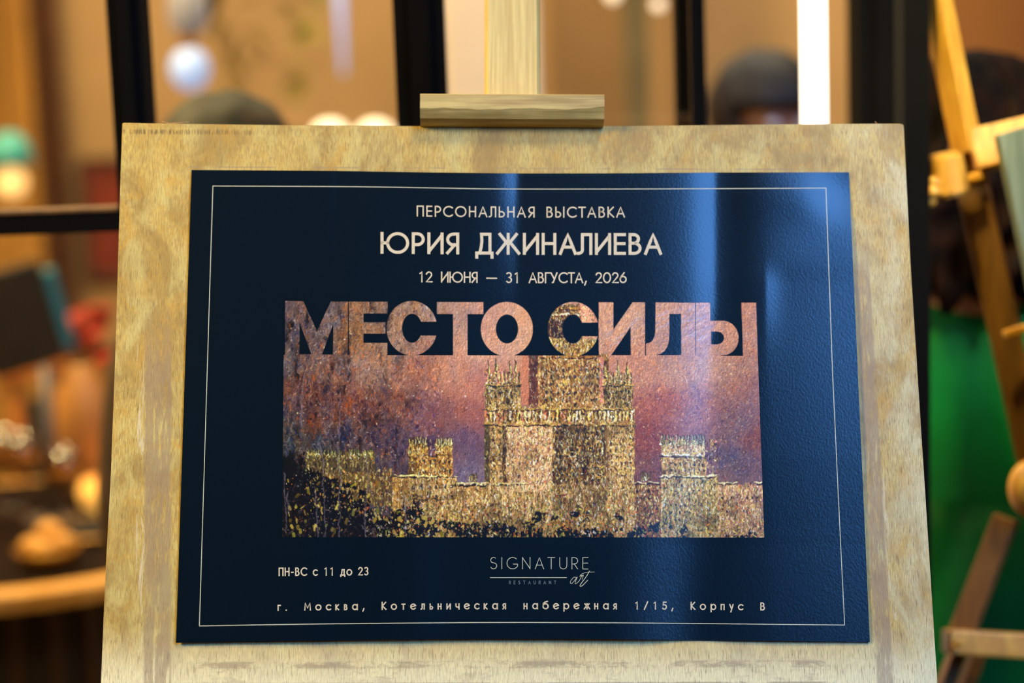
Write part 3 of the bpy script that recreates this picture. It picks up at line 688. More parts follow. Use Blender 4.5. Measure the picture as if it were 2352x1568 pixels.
# stronger darks and lights over every building
def bmask(x, y):
    ok = np.zeros(x.shape)
    for (a, b, c, d) in ((1113, 1458, 936, 1236), (1214, 1398, 812, 940), (1114, 1196, 850, 942), (1386, 1453, 850, 942), (901, 1048, 1094, 1236), (938, 1040, 1010, 1094), (1048, 1116, 1112, 1236), (1436, 1518, 1110, 1236), (1646, 1754, 1112, 1236), (1518, 1650, 1010, 1236), (1240, 1374, 700, 822)):
        ok = np.maximum(ok, (x > a) & (x < b) & (y > c) & (y < d))
    return ok
field_dabs(9000, 900, X1, 700, Y1, (2, 7), (.9, 1.9), (V_, .55), [(36, 24, 16), (50, 34, 22), (28, 24, 26), (80, 48, 24), (60, 52, 30)], .62, bmask)
field_dabs(7500, 900, X1, 700, Y1, (1, 6), (1, 2.3), (V_, .45), [(244, 226, 160), (240, 236, 224), (224, 196, 90), (206, 190, 110), (220, 170, 130), (196, 196, 190)], .72, bmask)
field_dabs(700, 900, X1, 700, Y1, (1, 4), (1.2, 2.6), (V_, .6), [(70, 120, 110), (180, 60, 50), (120, 110, 160), (210, 120, 60), (110, 130, 70)], .7, bmask)
dk2 = (.16*np.clip((YY-1120)/90, 0, 1)+np.clip(vnoise(26, 30), 0, .4)*.5)[..., None]; img[:] = np.where(bmask(XX, YY)[..., None] > 0, img*(1-dk2), img)
bm_ = bmask(XX, YY); st = 1+(.30*vnoise(2.4, 46)+.22*vnoise(1.6, 18))*np.clip((YY-1090)/60, .35, 1)
img[:] = np.where(bm_[..., None] > 0, np.clip(118+(img-112)*1.16, 0, 255)*st[..., None], img)
# hand-made wobble of every edge
def warp(a, dx, dy): return up(a, np.clip(XX-X0+dx, 0, WW-1.01), np.clip(YY-Y0+dy, 0, HH-1.01))
img[:] = warp(img, vnoise(7, 9)*4+vnoise(3, 4)*1.6, vnoise(9, 7)*5+vnoise(4, 4)*2)
# shadowed trees and sparks along the bottom
TREE = vnoise(34, 26)+.7*vnoise(14, 12)+.3*vnoise(6, 6)
def treeprob(x, y):
    edge = np.interp(x, [646, 690, 760, 830, 860, 900, 960, 1000, 1060, 1120, 1200, 1280, 1400, 1500, 1600, 1660, 1700, 1758], [1050, 1085, 1110, 1135, 1168, 1170, 1162, 1200, 1206, 1200, 1186, 1190, 1192, 1205, 1225, 1212, 1222, 1215])
    clump = TREE[np.clip((y-Y0).astype(int), 0, HH-1), np.clip((x-X0).astype(int), 0, WW-1)]
    low = np.interp(x, [646, 800, 880, 960, 1050, 1250, 1400, 1758], [.5, .4, .12, .02, -.16, -.08, -.16, -.24])
    return np.clip((clump+low+np.clip((y-edge)/70, -.6, .35))*7, 0, 1)*(y > edge-14)
field_dabs(15000, X0, X1, 1050, Y1, (2, 7), (2, 6), (V_, .8), [(10, 8, 12), (14, 12, 18), (8, 8, 14), (22, 18, 16)], .8, treeprob, 4)
field_dabs(60, X0, 700, 1040, 1120, (4, 14), (3, 7), (V_, .3), [(10, 8, 12)], .7)
field_dabs(900, 840, X1, 1160, Y1, (1, 6), (1, 3.4), (V_, .6), [(190, 166, 70), (150, 136, 60), (210, 190, 130), (90, 100, 50), (200, 110, 50), (200, 196, 200), (60, 60, 40)], .85)
field_dabs(60, 660, 900, 1100, Y1, (1, 12), (2, 8), (V_, .35), [(176, 152, 60), (140, 124, 50), (110, 96, 40)], .8)
field_dabs(22, 900, 1060, 1180, Y1, (2, 9), (5, 9), (V_, .35), [(196, 172, 84), (170, 146, 66)], .85)
field_dabs(160, 700, 900, 1040, 1180, (1, 5), (1.5, 4), (V_, .5), [(190, 160, 70), (150, 140, 60), (200, 130, 60), (214, 200, 120)], .7)
field_dabs(300, 650, 1120, 1080, Y1, (0, 1.5), (.9, 2), (0, 1), [(200, 190, 180), (150, 150, 170), (210, 120, 60)], .8)
# pale drips running down the left side
for x_, ya, yb in ((655, 1090, 1225), (700, 860, 980), (735, 1020, 1236), (782, 900, 1236), (842, 1040, 1236), (660, 1130, 1180), (930, 1140, 1236), (724, 1120, 1236)):
    x = x_
    for y in range(ya, yb, 4):
        x += rng.normal(0, .9); dabs(np.array([x]), np.array([y+.0]), np.array([5.]), np.array([rng.uniform(1, 3.4)]), np.array([V_+rng.normal(0, .3)]), np.array([(118, 110, 126)], float), .45)
# fine impasto grain over everything
def ridge(sx, sy): return 1-2*np.abs(vnoise(sx, sy)+.5*vnoise(sx/2, sy/2))
Hh = .6*ridge(5, 9)+.7*ridge(2.6, 5)+.7*vnoise(1.6, 2.6)+.35*(rng.random((HH, WW))-.5); Hh = warp(Hh, vnoise(7, 7)*5, vnoise(7, 7)*5)
em = (Hh-np.roll(np.roll(Hh, 1, 0), 1, 1)); em = np.clip(em, -.6, .6)
img *= (1+.26*em+.07*(Hh-Hh.mean()))[..., None]; img += (np.clip(em, 0, 1)*16)[..., None]
img = 122+(img-121)*1.13
img = img*np.array([1.0, .97, .88])
img = np.clip(img, 4, 252)
img = np.array([NAVY, ])*0+img
def sl(a): a = a/255; return np.where(a <= .04045, a/12.92, ((a+.055)/1.055)**2.4)
imgL = sl(img)
# letter silhouettes of the big title, in photograph pixels
def inpoly(px, py, poly):
    r = np.zeros(px.shape, bool); n = len(poly)
    for i in range(n):
        x1, y1 = poly[i]; x2, y2 = poly[(i+1) % n]
        c = ((y1 > py) != (y2 > py)) & (px < (x2-x1)*(py-y1)/((y2-y1) or 1e-9)+x1); r ^= c
    return r
def inell(px, py, cx, cy, rx, ry): return ((px-cx)/rx)**2+((py-cy)/ry)**2 < 1
def title_mask(px, py):
    m = np.zeros(px.shape, bool)
    def add(p): m[:] |= inpoly(px, py, p)
    def sub_(p): m[:] &= ~inpoly(px, py, p)
    B = 819
    add([(655, 691), (696.5, 691.7), (728, 760.5), (760, 692.3), (799, 692.8), (799, B), (655, B)])            # М
    sub_([(688, 740), (715.5, 813.5), (687.5, 813.2)]); sub_([(766, 741), (765, 814), (739.5, 813.8)])
    add([(801.4, 692.8), (890.3, 693), (890.3, 719.6), (834.7, 719.6), (834.7, 740), (885.3, 740), (885.3, 766), (834.7, 766), (834.7, 787.2), (889.5, 787.5), (889.5, B), (801.4, B)])  # Е
    def C_(cx, cy, rx, ry, ix0, ix1, irx, iry, ya, yb, xe):
        o = inell(px, py, cx, cy, rx, ry) & ~inell(px, py, (ix0+ix1)/2, cy, irx, iry) & ~((px > (ix0+ix1)/2+4) & (px < xe) & (py > ya) & (py < yb))
        m[:] |= o
    C_(946, 753.5, 58, 62.5, 923.5, 969.5, 23, 33.4, 738.5, 770.5, 1010)
    add([(1003.8, 693.6), (1110.2, 694), (1110.2, 721), (1073.7, 721), (1073.7, B), (1040.6, B), (1040.6, 721), (1003.8, 720.6)])  # Т
    m[:] |= inell(px, py, 1164.2, 755.5, 59.8, 62.3) & ~inell(px, py, 1164.6, 755.3, 25.6, 33.3)
    C_(1316.5, 755.5, 58.3, 62.3, 1292, 1339.5, 23.8, 33.3, 740.3, 772, 1380)
    add([(1375.3, 694), (1408.7, 694), (1408.7, 757.3), (1453, 694), (1481.4, 694), (1481.4, B), (1375.3, B)])      # И
    sub_([(1448.7, 749.7), (1448.7, 815.5), (1403.5, 815.5)])
    hook = [(1506, 694.6), (1596.5, 695), (1597, B), (1483.8, B), (1483.8, 789)]+[(1489, 788), (1495, 785.5), (1500, 780), (1503.5, 772), (1505.3, 761)]
    add(hook); sub_([(1537.3, 720.4), (1564.5, 720.4), (1565, 815.5), (1505, 815.5), (1517, 812.5), (1526, 806), (1532.5, 796), (1536, 784), (1537.3, 768)])
    add([(1598.4, 695), (1631, 695), (1631, B), (1598.4, B)])                                                  # Ы
    bw = [(1631, 736.4), (1660, 736.6)]+[(1660+36.4*math.sin(math.radians(a)), 776-39.5*math.cos(math.radians(a))) for a in range(5, 176, 9)]+[(1656, 815.5), (1656, B), (1625, B)]
    add(bw)
    sub_([(1633, 761), (1648, 761), (1656, 763), (1661.5, 768.5), (1663.5, 775.7), (1661.5, 783), (1656, 788.5), (1648, 790.5), (1633.3, 790.5)])
    add([(1703, 695), (1736.8, 695), (1740.5, B), (1706.8, B)])
    return m
base_t = [(655, 690), (1737, 694.5)]; band_b = [(651.5, 814.8), (1740.6, 817.2)]; base_b = [(648, 1233.2), (1755.5, 1234)]
def paint_at(px, py): return up(imgL, np.clip(px-X0, 0, WW-1.01), np.clip(py-Y0, 0, HH-1.01))
S, T_ = np.meshgrid(np.linspace(0, 1, 1000), np.linspace(0, 1, 385))
ax, ay = quadmap(band_b, base_b, S, T_)
grid_obj('printed_painting', ax, ay, .00010, M['print'], poster, cols=paint_at(ax, ay))
S, T_ = np.meshgrid(np.linspace(0, 1, 1320), np.linspace(0, 1, 152))
ax, ay = quadmap([(655, 689.5), (1737.3, 693.5)], band_b, S, T_)
cov = np.zeros(ax.shape)
for ox in (-.35, 0, .35):
    for oy in (-.35, 0, .35): cov += title_mask(ax+ox, ay+oy)
cov /= 9
navl = np.array(lin(NAVY)); colr = paint_at(ax, ay)*cov[..., None]+navl*(1-cov[..., None])
grid_obj('title_lettering', ax, ay, .00010, M['print'], poster, keep=cov > .01, cols=colr)
# ------------------------------------------------------------------ display board
def board_mat():
    m, nt, b = new_mat('worn_plywood'); g = N(nt)
    tc = g.n('ShaderNodeTexCoord'); v = tc.outputs['Object']
    sx = g.n('ShaderNodeSeparateXYZ'); g.l(v, sx.inputs[0]); x, y, z = sx.outputs
    fine = g.noise(g.mapping(v, (1000, 120, 1000)), 1, 6, .75, .5)
    fine2 = g.noise(g.mapping(v, (330, 26, 330)), 1, 5, .65, .4)
    blot = g.noise(g.mapping(v, (14, 9, 14)), 1, 6, .62, 1.0)
    blot2 = g.noise(g.mapping(v, (30, 14, 30), (3, 5, 1)), 1, 6, .65, .6)
    c = g.mix(g.ramp(fine, .36, .62), lin((176, 142, 72)), lin((214, 182, 92)))
    c = g.mix(g.math('MULTIPLY', g.ramp(fine2, .48, .70), .55), c, lin((200, 158, 66)))
    c = g.mix(g.math('MULTIPLY', g.ramp(blot, .42, .64), .75), c, lin((148, 114, 48)))
    c = g.mix(g.math('MULTIPLY', g.ramp(blot2, .46, .68), .6), c, lin((222, 204, 124)))
    blot3 = g.noise(g.mapping(v, (46, 34, 46), (9, 1, 1)), 1, 6, .7, .8)
    c = g.mix(g.math('MULTIPLY', g.ramp(blot3, .48, .70), .6), c, lin((206, 152, 44)))
    spk = g.noise(g.mapping(v, (260, 200, 260), (2, 8, 1)), 1, 3, .6, .2)
    c = g.mix(g.math('MULTIPLY', g.ramp(spk, .66, .74), .5), c, lin((120, 92, 52)))
    # daylight painted in as paler wood at the board's foot and right side
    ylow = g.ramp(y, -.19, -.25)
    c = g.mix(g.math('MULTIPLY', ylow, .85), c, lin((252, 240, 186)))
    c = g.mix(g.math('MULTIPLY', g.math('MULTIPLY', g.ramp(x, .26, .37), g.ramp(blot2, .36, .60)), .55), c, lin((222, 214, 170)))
    # dark hairline pores running with the grain
    pore = g.noise(g.mapping(v, (1500, 75, 1500), (7, 0, 0)), 1, 3, .6, .2)
    c = g.mix(g.math('MULTIPLY', g.ramp(pore, .56, .66), .66), c, lin((92, 64, 34)))
    c = g.mix(g.math('MULTIPLY', g.ramp(fine, .60, .44), .22), c, lin((170, 132, 74)))
    # glue and tape residue in torn bands around the poster
    def band(expr_lo, expr_hi, src, lo, hi, soft=.0012):
        a = g.ramp(src, lo-soft, lo+soft); b_ = g.ramp(src, hi+soft, hi-soft); return g.math('MULTIPLY', a, b_)
    torn = g.noise(g.mapping(v, (260, 26, 1)), 1, 5, .7, .3); tr = g.ramp(torn, .36, .50)
    tornh = g.noise(g.mapping(v, (22, 60, 1)), 1, 6, .75, .2); trh = g.ramp(tornh, .44, .58)
    yin = band(0, 0, y, -.36, .06, .04)
    left = g.math('MULTIPLY', g.math('MULTIPLY', band(0, 0, g.math('ADD', x, g.math('MULTIPLY', y, .034)), -.331, -.308), yin), tr)
    right = g.math('MULTIPLY', g.math('MULTIPLY', band(0, 0, g.math('SUBTRACT', x, g.math('MULTIPLY', y, -.012)), .299, .313), band(0, 0, y, -.36, .13, .03)), tr)
    xin = band(0, 0, x, -.30, .262, .002)
    bot1 = g.math('MULTIPLY', g.math('MULTIPLY', band(0, 0, y, -.2315, -.2255), xin), trh)
    bot2 = g.math('MULTIPLY', g.math('MULTIPLY', band(0, 0, y, -.2455, -.2435, .0006), xin), g.ramp(tornh, .40, .50))
    bot3 = g.math('MULTIPLY', g.math('MULTIPLY', band(0, 0, y, -.244, -.2235, .002), xin), g.math('MULTIPLY', g.ramp(tornh, .52, .66), .6))
    topl = g.math('MULTIPLY', g.math('MULTIPLY', band(0, 0, y, .2120, .2132, .0004), xin), g.ramp(tornh, .46, .54))
    left = g.math('MAXIMUM', left, topl)
    res = g.math('MAXIMUM', g.math('MAXIMUM', left, right), g.math('MAXIMUM', g.math('MAXIMUM', bot1, bot2), bot3))
    c = g.mix(g.math('MULTIPLY', res, .62), c, lin((150, 124, 94)))
    # pale torn paper next to the residue
    pal = g.math('MAXIMUM', g.math('MULTIPLY', band(0, 0, g.math('ADD', x, g.math('MULTIPLY', y, .034)), -.338, -.331), yin), g.math('MULTIPLY', band(0, 0, x, .314, .322), band(0, 0, y, -.4, -.06, .02)))
    torn2 = g.noise(g.mapping(v, (220, 18, 1), (4, 4, 0)), 1, 5, .7, 1.0)
    c = g.mix(g.math('MULTIPLY', g.math('MULTIPLY', pal, g.ramp(torn2, .5, .6)), .6), c, lin((222, 206, 166)))
    # dirt line near the top left corner
    dl = g.math('MULTIPLY', g.math('MULTIPLY', band(0, 0, y, .2435, .2475, .001), g.ramp(x, -.20, -.30)), g.ramp(pore, .46, .56))
    c = g.mix(g.math('MULTIPLY', dl, .75), c, lin((74, 52, 30)))
    g.l(c, b.inputs['Base Color'])
    b.inputs['Roughness'].default_value = .5; b.inputs['Specular IOR Level'].default_value = .35
    g.bump(fine, .25, .0006, b); return m
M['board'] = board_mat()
M['ply_edge'] = wood('plywood_edge', (150, 100, 50), (190, 140, 80), (226, 184, 120), (20, 400, 400), .7)
board = thing('display_board', 'worn plywood board behind the navy poster, clamped in the wooden easel', 'board', mat=BM.copy())
outl = [(281, 283), (285, 281.8), (420, 284.5), (700, 288), (1000, 290), (1250, 290.3), (1420, 289.5), (1700, 286.5), (1900, 284.6), (2068, 283.5), (2075, 286), (2076.5, 292), (2092, 620), (2110, 900), (2132, 1240), (2153, 1568), (2163, 1720), (222, 1720), (232, 1568), (243, 1300), (255, 1080), (266, 780), (271, 600), (277, 400)]
ou, ov = L(np.array([p[0] for p in outl], float), np.array([p[1] for p in outl], float), 0.0)
nb = len(outl)
def prism_board(name, n0, n1, mat, grow=0.0, bev=.0006):
    bm = bmesh.new()
    a = [bm.verts.new((ou[i], ov[i], n1)) for i in range(nb)]; b_ = [bm.verts.new((ou[i], ov[i], n0)) for i in range(nb)]
    bm.faces.new(a); bm.faces.new(b_[::-1])
    for i in range(nb): bm.faces.new((a[i], b_[i], b_[(i+1) % nb], a[(i+1) % nb]))
    if bev:
        es = [e for e in bm.edges if abs(e.verts[0].co.z-n1) < 1e-7 and abs(e.verts[1].co.z-n1) < 1e-7]
        bmesh.ops.bevel(bm, geom=es, offset=bev, segments=1, affect='EDGES')
    return from_bm(name, bm, mat, board, world=False)
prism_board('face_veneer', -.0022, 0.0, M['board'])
prism_board('plywood_core', -.012, -.0022, M['ply_edge'], bev=0)
# splinters lifting from the top left edge
for (a_, b_, c_, d_) in ((372, 279, 395, 284), (384, 283, 434, 279), (395, 284, 420, 281), (2010, 279, 2016, 284)):
    u1, v1 = L(a_, b_, -.002); u2, v2 = L(c_, d_, -.002)
    bm = bmesh.new(); cyl(bm, (float(u1), float(v1), -.002), (float(u2), float(v2), -.003), .00035, .0001, 6)
    from_bm('splinter', bm, M['ply_edge'], board, world=False)
# ------------------------------------------------------------------ front easel
def LB(px, py, n):
    u, v = L(px, py, n); return float(u), float(v)
easel = thing('easel', 'gold-brown wooden easel holding the plywood board with the poster', 'easel', mat=BM.copy())
# mast behind the board with chamfered edges
u0, vt = LB(1113, -260, -.014); u1, _ = LB(1238, -260, -.014); um = (u0+u1)/2; wm = u1-u0
bm = bmesh.new(); bbox(bm, (um, .0, -.014-.013), (wm, 1.1, .026), bev=.0032, seg=1)
from_bm('mast', bm, M['easel_y'], easel, world=False)
# groove strip on the mast's left edge
# clamp block: front face above, worn chamfer below
cu0, cvt = LB(965, 213.5, .022); cu1, _ = LB(1388, 213, .022); _, cvm = LB(1176, 250, .022); _, cvb = LB(1176, 274, .015); _, cvz = LB(1176, 286, .008)
prof = [(-.013, cvt-.001), (.020, cvt), (.022, cvt-.0012), (.022, cvm), (.0165, cvb), (.008, cvz), (-.013, cvz)]
bm = bmesh.new(); rows = []
nseg = 40
for k in range(nseg+1):
    u = cu0+(cu1-cu0)*k/nseg; jit = .0006*math.sin(k*.33)+.0003*math.sin(k*1.3+1)+(.0022 if k > 30 else .0)*(k-30)/10
    row = []
    for i, (n_, v_) in enumerate(prof):
        vv = v_+(jit if i == 3 else 0); row.append(bm.verts.new((u, vv, n_)))
    rows.append(row)
for a_, b_ in zip(rows, rows[1:]):
    for i in range(len(prof)):
        j = (i+1) % len(prof); bm.faces.new((a_[i], a_[j], b_[j], b_[i]))
bm.faces.new(rows[0]); bm.faces.new(rows[-1][::-1])
from_bm('clamp_block', bm, M['clamp'], easel, world=False)
# lower tray, crossbar, knobs and legs: hidden by the board here, seen from the side
vb = float(ov.min())
bm = bmesh.new(); bbox(bm, (um, vb-.016, .004), (.62, .03, .075), bev=.003); from_bm('tray', bm, M['easel'], easel, world=False)
bm = bmesh.new(); bbox(bm, (um, vb+.03, -.048), (.50, .045, .02), bev=.002); from_bm('crossbar', bm, M['easel'], easel, world=False)
def floor_hit(u, v, n, du):
    p = BW(u, v, n); q = BW(u+du, v-1, n); d = q-p; t = -p.z/d.z; return p, p+d*t
for s in (-1, 1):
    p, q = floor_hit(um+s*.05, .22, -.075, s*.26)
    bm = bmesh.new(); bar(bm, p, q+Vector((0, 0, .001)), .04, .022); from_bm('leg', bm, M['easel'], easel)
p = BW(um, .25, -.09); q = Vector((p.x+.02, p.y+.62, 0.012)); bm = bmesh.new(); bar(bm, p, q, .04, .022); from_bm('rear_leg', bm, M['easel'], easel)
bm = bmesh.new(); bar(bm, BW(um-.09, .24, -.075), BW(um+.09, .24, -.075), .04, .024, (0, 0, 1)); from_bm('top_crossbar', bm, M['easel'], easel)
bm = bmesh.new(); cyl(bm, BW(um, .24, -.118), BW(um, .24, -.088), .016); from_bm('knob', bm, M['easel'], easel)
# ------------------------------------------------------------------ second easel on the right
D2 = 2.0
def Q(x, y, dd=0): return P(x, y, D2+dd)
base = Q(2230, 900); base.z = 0
es2 = thing('easel', 'golden wooden easel with a round knob, on the right beside the green dress', 'easel', tuple(base))
def member(name, p1, p2, wx, wy, mat, hint=(0, -1, 0), bev=.003):
    bm = bmesh.new(); bar(bm, p1, p2, wx, wy, hint, bev); return from_bm(name, bm, M[mat], es2)
# square mast turned on edge: one flank golden, one flank pale
pt, pm = Q(2133, -90), Q(2222, 350)
dr = (pm-pt).normalized(); pb = pm+dr*0.0
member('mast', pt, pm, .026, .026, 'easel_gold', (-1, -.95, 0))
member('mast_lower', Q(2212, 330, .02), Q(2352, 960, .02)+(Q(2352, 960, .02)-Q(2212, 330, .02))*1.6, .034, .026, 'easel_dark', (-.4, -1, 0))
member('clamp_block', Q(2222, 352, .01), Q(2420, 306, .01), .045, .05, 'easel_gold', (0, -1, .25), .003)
member('knob_stem', Q(2150, 432, -.01), Q(2256, 402, -.02), .010, .010, 'easel_gold', (0, -1, 0), .003)
bm = bmesh.new(); cyl(bm, Q(2168, 352, -.03), Q(2184, 450, -.03), .0195, .0215, 32)
es_ = [e for e in bm.edges if e.calc_length() < .02]
bmesh.ops.bevel(bm, geom=[e for e in bm.edges if len(e.link_faces) == 2 and e.calc_face_angle(0) > 1.0], offset=.004, segments=3, affect='EDGES')
from_bm('knob', bm, M['easel_gold'], es2, smooth=False, label='round pale gold knob on the easel mast')
bm = bmesh.new()
cc_ = Q(2137, 440, -.035)
for k in range(6):
    a_ = k*PI/3; ball(bm, cc_+Vector((.004*math.sin(k), .008*math.cos(a_), .011*math.sin(a_))), .008, (1.2, 1, 1), 12)
from_bm('wing_nut', bm, M['easel_gold'], es2, smooth=True)
member('peg', Q(2304, 768, -.03), Q(2420, 735, -.03), .009, .009, 'easel_gold', (0, -1, 0), .003)
bm = bmesh.new(); ball(bm, Q(2372, 1122, -.03), .027, (1, 1, 1.25), 24); from_bm('lower_knob', bm, M['easel_gold'], es2, smooth=True)
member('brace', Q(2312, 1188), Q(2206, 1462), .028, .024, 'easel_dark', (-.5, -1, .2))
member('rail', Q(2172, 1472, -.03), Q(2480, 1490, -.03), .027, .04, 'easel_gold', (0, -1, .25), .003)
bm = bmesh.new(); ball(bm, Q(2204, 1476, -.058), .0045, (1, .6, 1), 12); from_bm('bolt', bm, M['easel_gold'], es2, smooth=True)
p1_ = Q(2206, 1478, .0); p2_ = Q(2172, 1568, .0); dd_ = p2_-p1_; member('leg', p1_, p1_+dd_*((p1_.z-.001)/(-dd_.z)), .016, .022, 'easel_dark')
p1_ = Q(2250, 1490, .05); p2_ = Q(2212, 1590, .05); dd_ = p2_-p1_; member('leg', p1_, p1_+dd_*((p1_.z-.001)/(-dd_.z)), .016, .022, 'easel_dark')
# pale board on the second easel
A_, B_, D_ = Q(2292, 312, -.085), Q(2372, 690, -.085), Q(2440, 268, -.085)
cb = thing('canvas_board', 'pale grey-green board resting on the golden easel at the right edge', 'board', tuple(B_))
nx = (D_-A_).normalized(); dz = (B_-A_).normalized(); nn = nx.cross(dz).normalized()
if nn.y > 0: nn = -nn
bm = bmesh.new(); vs = []
wdt, hgt_ = .42, .42
for n_ in (0, -.018):
    for (i, j) in ((0, 0), (1, 0), (1, 1), (0, 1)): vs.append(bm.verts.new(A_+nx*wdt*i+dz*hgt_*j+nn*n_))
for f in ((0, 1, 2, 3), (7, 6, 5, 4), (0, 4, 5, 1), (1, 5, 6, 2), (2, 6, 7, 3), (3, 7, 4, 0)): bm.faces.new([vs[k] for k in f])
bmesh.ops.bevel(bm, geom=list(bm.edges), offset=.0015, segments=2, affect='EDGES')
from_bm('panel', bm, M['plank'], cb)
bm = bmesh.new(); bar(bm, A_+dz*.05-nn*.026+nx*.2, A_+dz*hgt_-nn*.026+nx*.2, .03, .014, nn); from_bm('batten', bm, M['easel_gold'], cb)
# ------------------------------------------------------------------ figures
M['skin'] = plain('skin', (170, 112, 78), .55, 0, .06, 20)
M['hair_dark'] = plain('dark_brown_hair', (30, 22, 18), .7, 0, .25, 60)
M['hair_grey'] = plain('dark_grey_hair', (50, 50, 38), .75, 0, .2, 60)
M['hair_auburn'] = plain('dark_auburn_hair', (15, 3, 1), .85, 0, .5, 30, spec=.1)
M['green'] = plain('green_satin', (0, 92, 44), .6, 0, .18, 5, spec=.15)
M['black_cloth'] = plain('black_cloth', (24, 22, 24), .8, 0, .15, 8)
M['grey_cloth'] = plain('brown_grey_cloth', (96, 76, 58), .8, 0, .15, 8)
M['shoe'] = plain('black_leather', (18, 16, 15), .35)
M['eye'] = plain('eye_white', (225, 220, 210), .3)
M['lip'] = plain('lip', (150, 70, 60), .5)
def skin_mesh(pts, edges, sub=2):
    me = bpy.data.meshes.new('tmp'); me.from_pydata([p[:3] for p in pts], edges, [])
    o = bpy.data.objects.new('tmp', me); C.objects.link(o)
    sk = o.modifiers.new('s', 'SKIN'); sk.use_smooth_shade = True
    for i, p in enumerate(pts):
        r = p[3]; me.skin_vertices[0].data[i].radius = (r, p[4] if len(p) > 4 else r)
    me.skin_vertices[0].data[0].use_root = True
    if sub: sb = o.modifiers.new('b', 'SUBSURF'); sb.levels = sub
    dg = bpy.context.evaluated_depsgraph_get(); dg.update()
    m2 = bpy.data.meshes.new_from_object(o.evaluated_get(dg)); bpy.data.objects.remove(o); return m2
def add_mesh(name, me, mat, parent, label=None):
    me.materials.clear(); me.materials.append(mat); me.name = name
    me.polygons.foreach_set('use_smooth', [True]*len(me.polygons))
    o = bpy.data.objects.new(name, me); link(o, parent); MW[o.name] = MW[parent.name]
    if label: o['label'] = label
    return o
def person(x, y, h, rz, label, hair, cloth, trousers, dress=False, hair_kind='short', group=None, arm=0.0):
    """standing figure, local frame: faces -Y, feet at z=0; h = height"""
    t = thing('person', label, 'person', (x, y, 0), rz)
    k = h/1.72; s = lambda *v: tuple(a*k for a in v)
    pts = [s(0, 0, .96, .125, .10), s(0, 0, 1.10, .115, .09), s(0, 0, 1.28, .135, .10), s(0, 0, 1.40, .10, .075), s(0, 0, 1.47, .052), s(0, -.005, 1.53, .056)]
    ed = [(0, 1), (1, 2), (2, 3), (3, 4), (4, 5)]
    def add(p, par): pts.append(s(*p)); ed.append((par, len(pts)-1)); return len(pts)-1
    # head as part of the same continuous surface
    a = add((0, -.012, 1.585, .078, .082), 5); a = add((0, -.004, 1.645, .082, .092), a); add((0, .004, 1.69, .055, .062), a)
    for q in (-1, 1):
        a = add((q*.10, 0, .90, .085), 0); a = add((q*.10, -.005, .50, .056), a); a = add((q*.10, .01, .28, .05), a); a = add((q*.10, .02, .09, .034), a); add((q*.11, -.10, .03, .032, .022), a)
        a = add((q*.17, 0, 1.385, .052), 3); a = add((q*.215, .02, 1.10, .038), a); a = add((q*.22, -.05+arm, .87, .027), a); palm = add((q*.22, -.075+arm, .80, .030, .016), a)
        for f in range(4):
            b = add((q*.22+(f-1.5)*.003, -.105+arm+f*.019, .765, .0085), palm); b = add((q*.215, -.108+arm+f*.019, .735-(.006 if f in (0, 3) else 0), .0078), b); add((q*.208, -.104+arm+f*.019, .712-(.010 if f in (0, 3) else 0), .0065), b)
        b = add((q*.205, -.118+arm, .80, .010), palm); add((q*.198, -.134+arm, .772, .008), b)
    body = add_mesh('body', skin_mesh(pts, ed), M['skin'], t)
    z = lambda v: v*k
    bm = bmesh.new(); ball(bm, (0, z(-.098), z(1.592)), z(.013), (1, 1.2, 1.5), 12); from_bm('nose', bm, M['skin'], t, True, False)
    for q in (-1, 1):
        bm = bmesh.new(); ball(bm, (q*z(.031), z(-.080), z(1.618)), z(.0115), (1.2, .8, .8), 12); from_bm('eye', bm, M['eye'], t, True, False)
        bm = bmesh.new(); ball(bm, (q*z(.083), z(0), z(1.61)), z(.022), (.35, .8, 1.3), 12); from_bm('ear', bm, M['skin'], t, True, False)
        bm = bmesh.new(); ball(bm, (q*z(.11), z(-.06), z(.035)), z(.07), (.62, 1.6, .5), 16); from_bm('shoe', bm, M['shoe'], t, True, False)
    bm = bmesh.new(); ball(bm, (0, z(-.086), z(1.555)), z(.018), (1.2, .5, .35), 12); from_bm('mouth', bm, M['lip'], t, True, False)
    # hair: cap over the skull, open at the face
    bm = bmesh.new(); bmesh.ops.create_uvsphere(bm, u_segments=40, v_segments=24, radius=1)
    random.seed(int(h*1000))
    for v in bm.verts:
        d = v.co.copy(); r = 1+.03*math.sin(9*d.x+4*d.z)*math.cos(7*d.y)
        v.co = Vector((d.x*z(.101)*r, d.y*z(.116)*r+z(.008), d.z*z(.105)*r+z(1.648)))
    kill = [v for v in bm.verts if (v.co.y < z(-.06) and v.co.z < z(1.64)) or v.co.z < z(1.575)]
    bmesh.ops.delete(bm, geom=kill, context='VERTS')
    bmesh.ops.solidify(bm, geom=list(bm.faces), thickness=-.008)
    from_bm('hair', bm, M[hair], t, True, False)
    if hair_kind == 'long':
        # one wavy mass falling past the shoulders, grooved into locks, hollow at the front for the face
        bm = bmesh.new(); n_ = 150; m_ = 40; rings = []
        for j in range(m_):
            f = j/(m_-1); zz = 1.765-.345*f; base_r = .104*math.sqrt(max(0, 1-(1-min(1, f/.32))**2))+.040*max(0, min(1, (f-.15)/.5))-.03*max(0, f-.86)/.14
            ring = []
            for i in range(n_):
                an = 2*PI*i/n_; wv = 1+.10*math.sin(an*17+3.2*math.sin(f*7+an*2)+f*5)+.05*math.sin(an*31+f*13)+.04*math.sin(f*34+an*5)
                r_ = max(.004, base_r*wv); fr = -math.sin(an)
                y_ = r_*math.sin(an)*.98+.02
                if fr > .25 and f > .14: y_ = max(y_, -.045-.0*fr)
                ring.append(bm.verts.new(s(r_*1.16*math.cos(an), y_, zz-(.025*math.sin(an*11) if j == m_-1 else 0))))
            rings.append(ring)
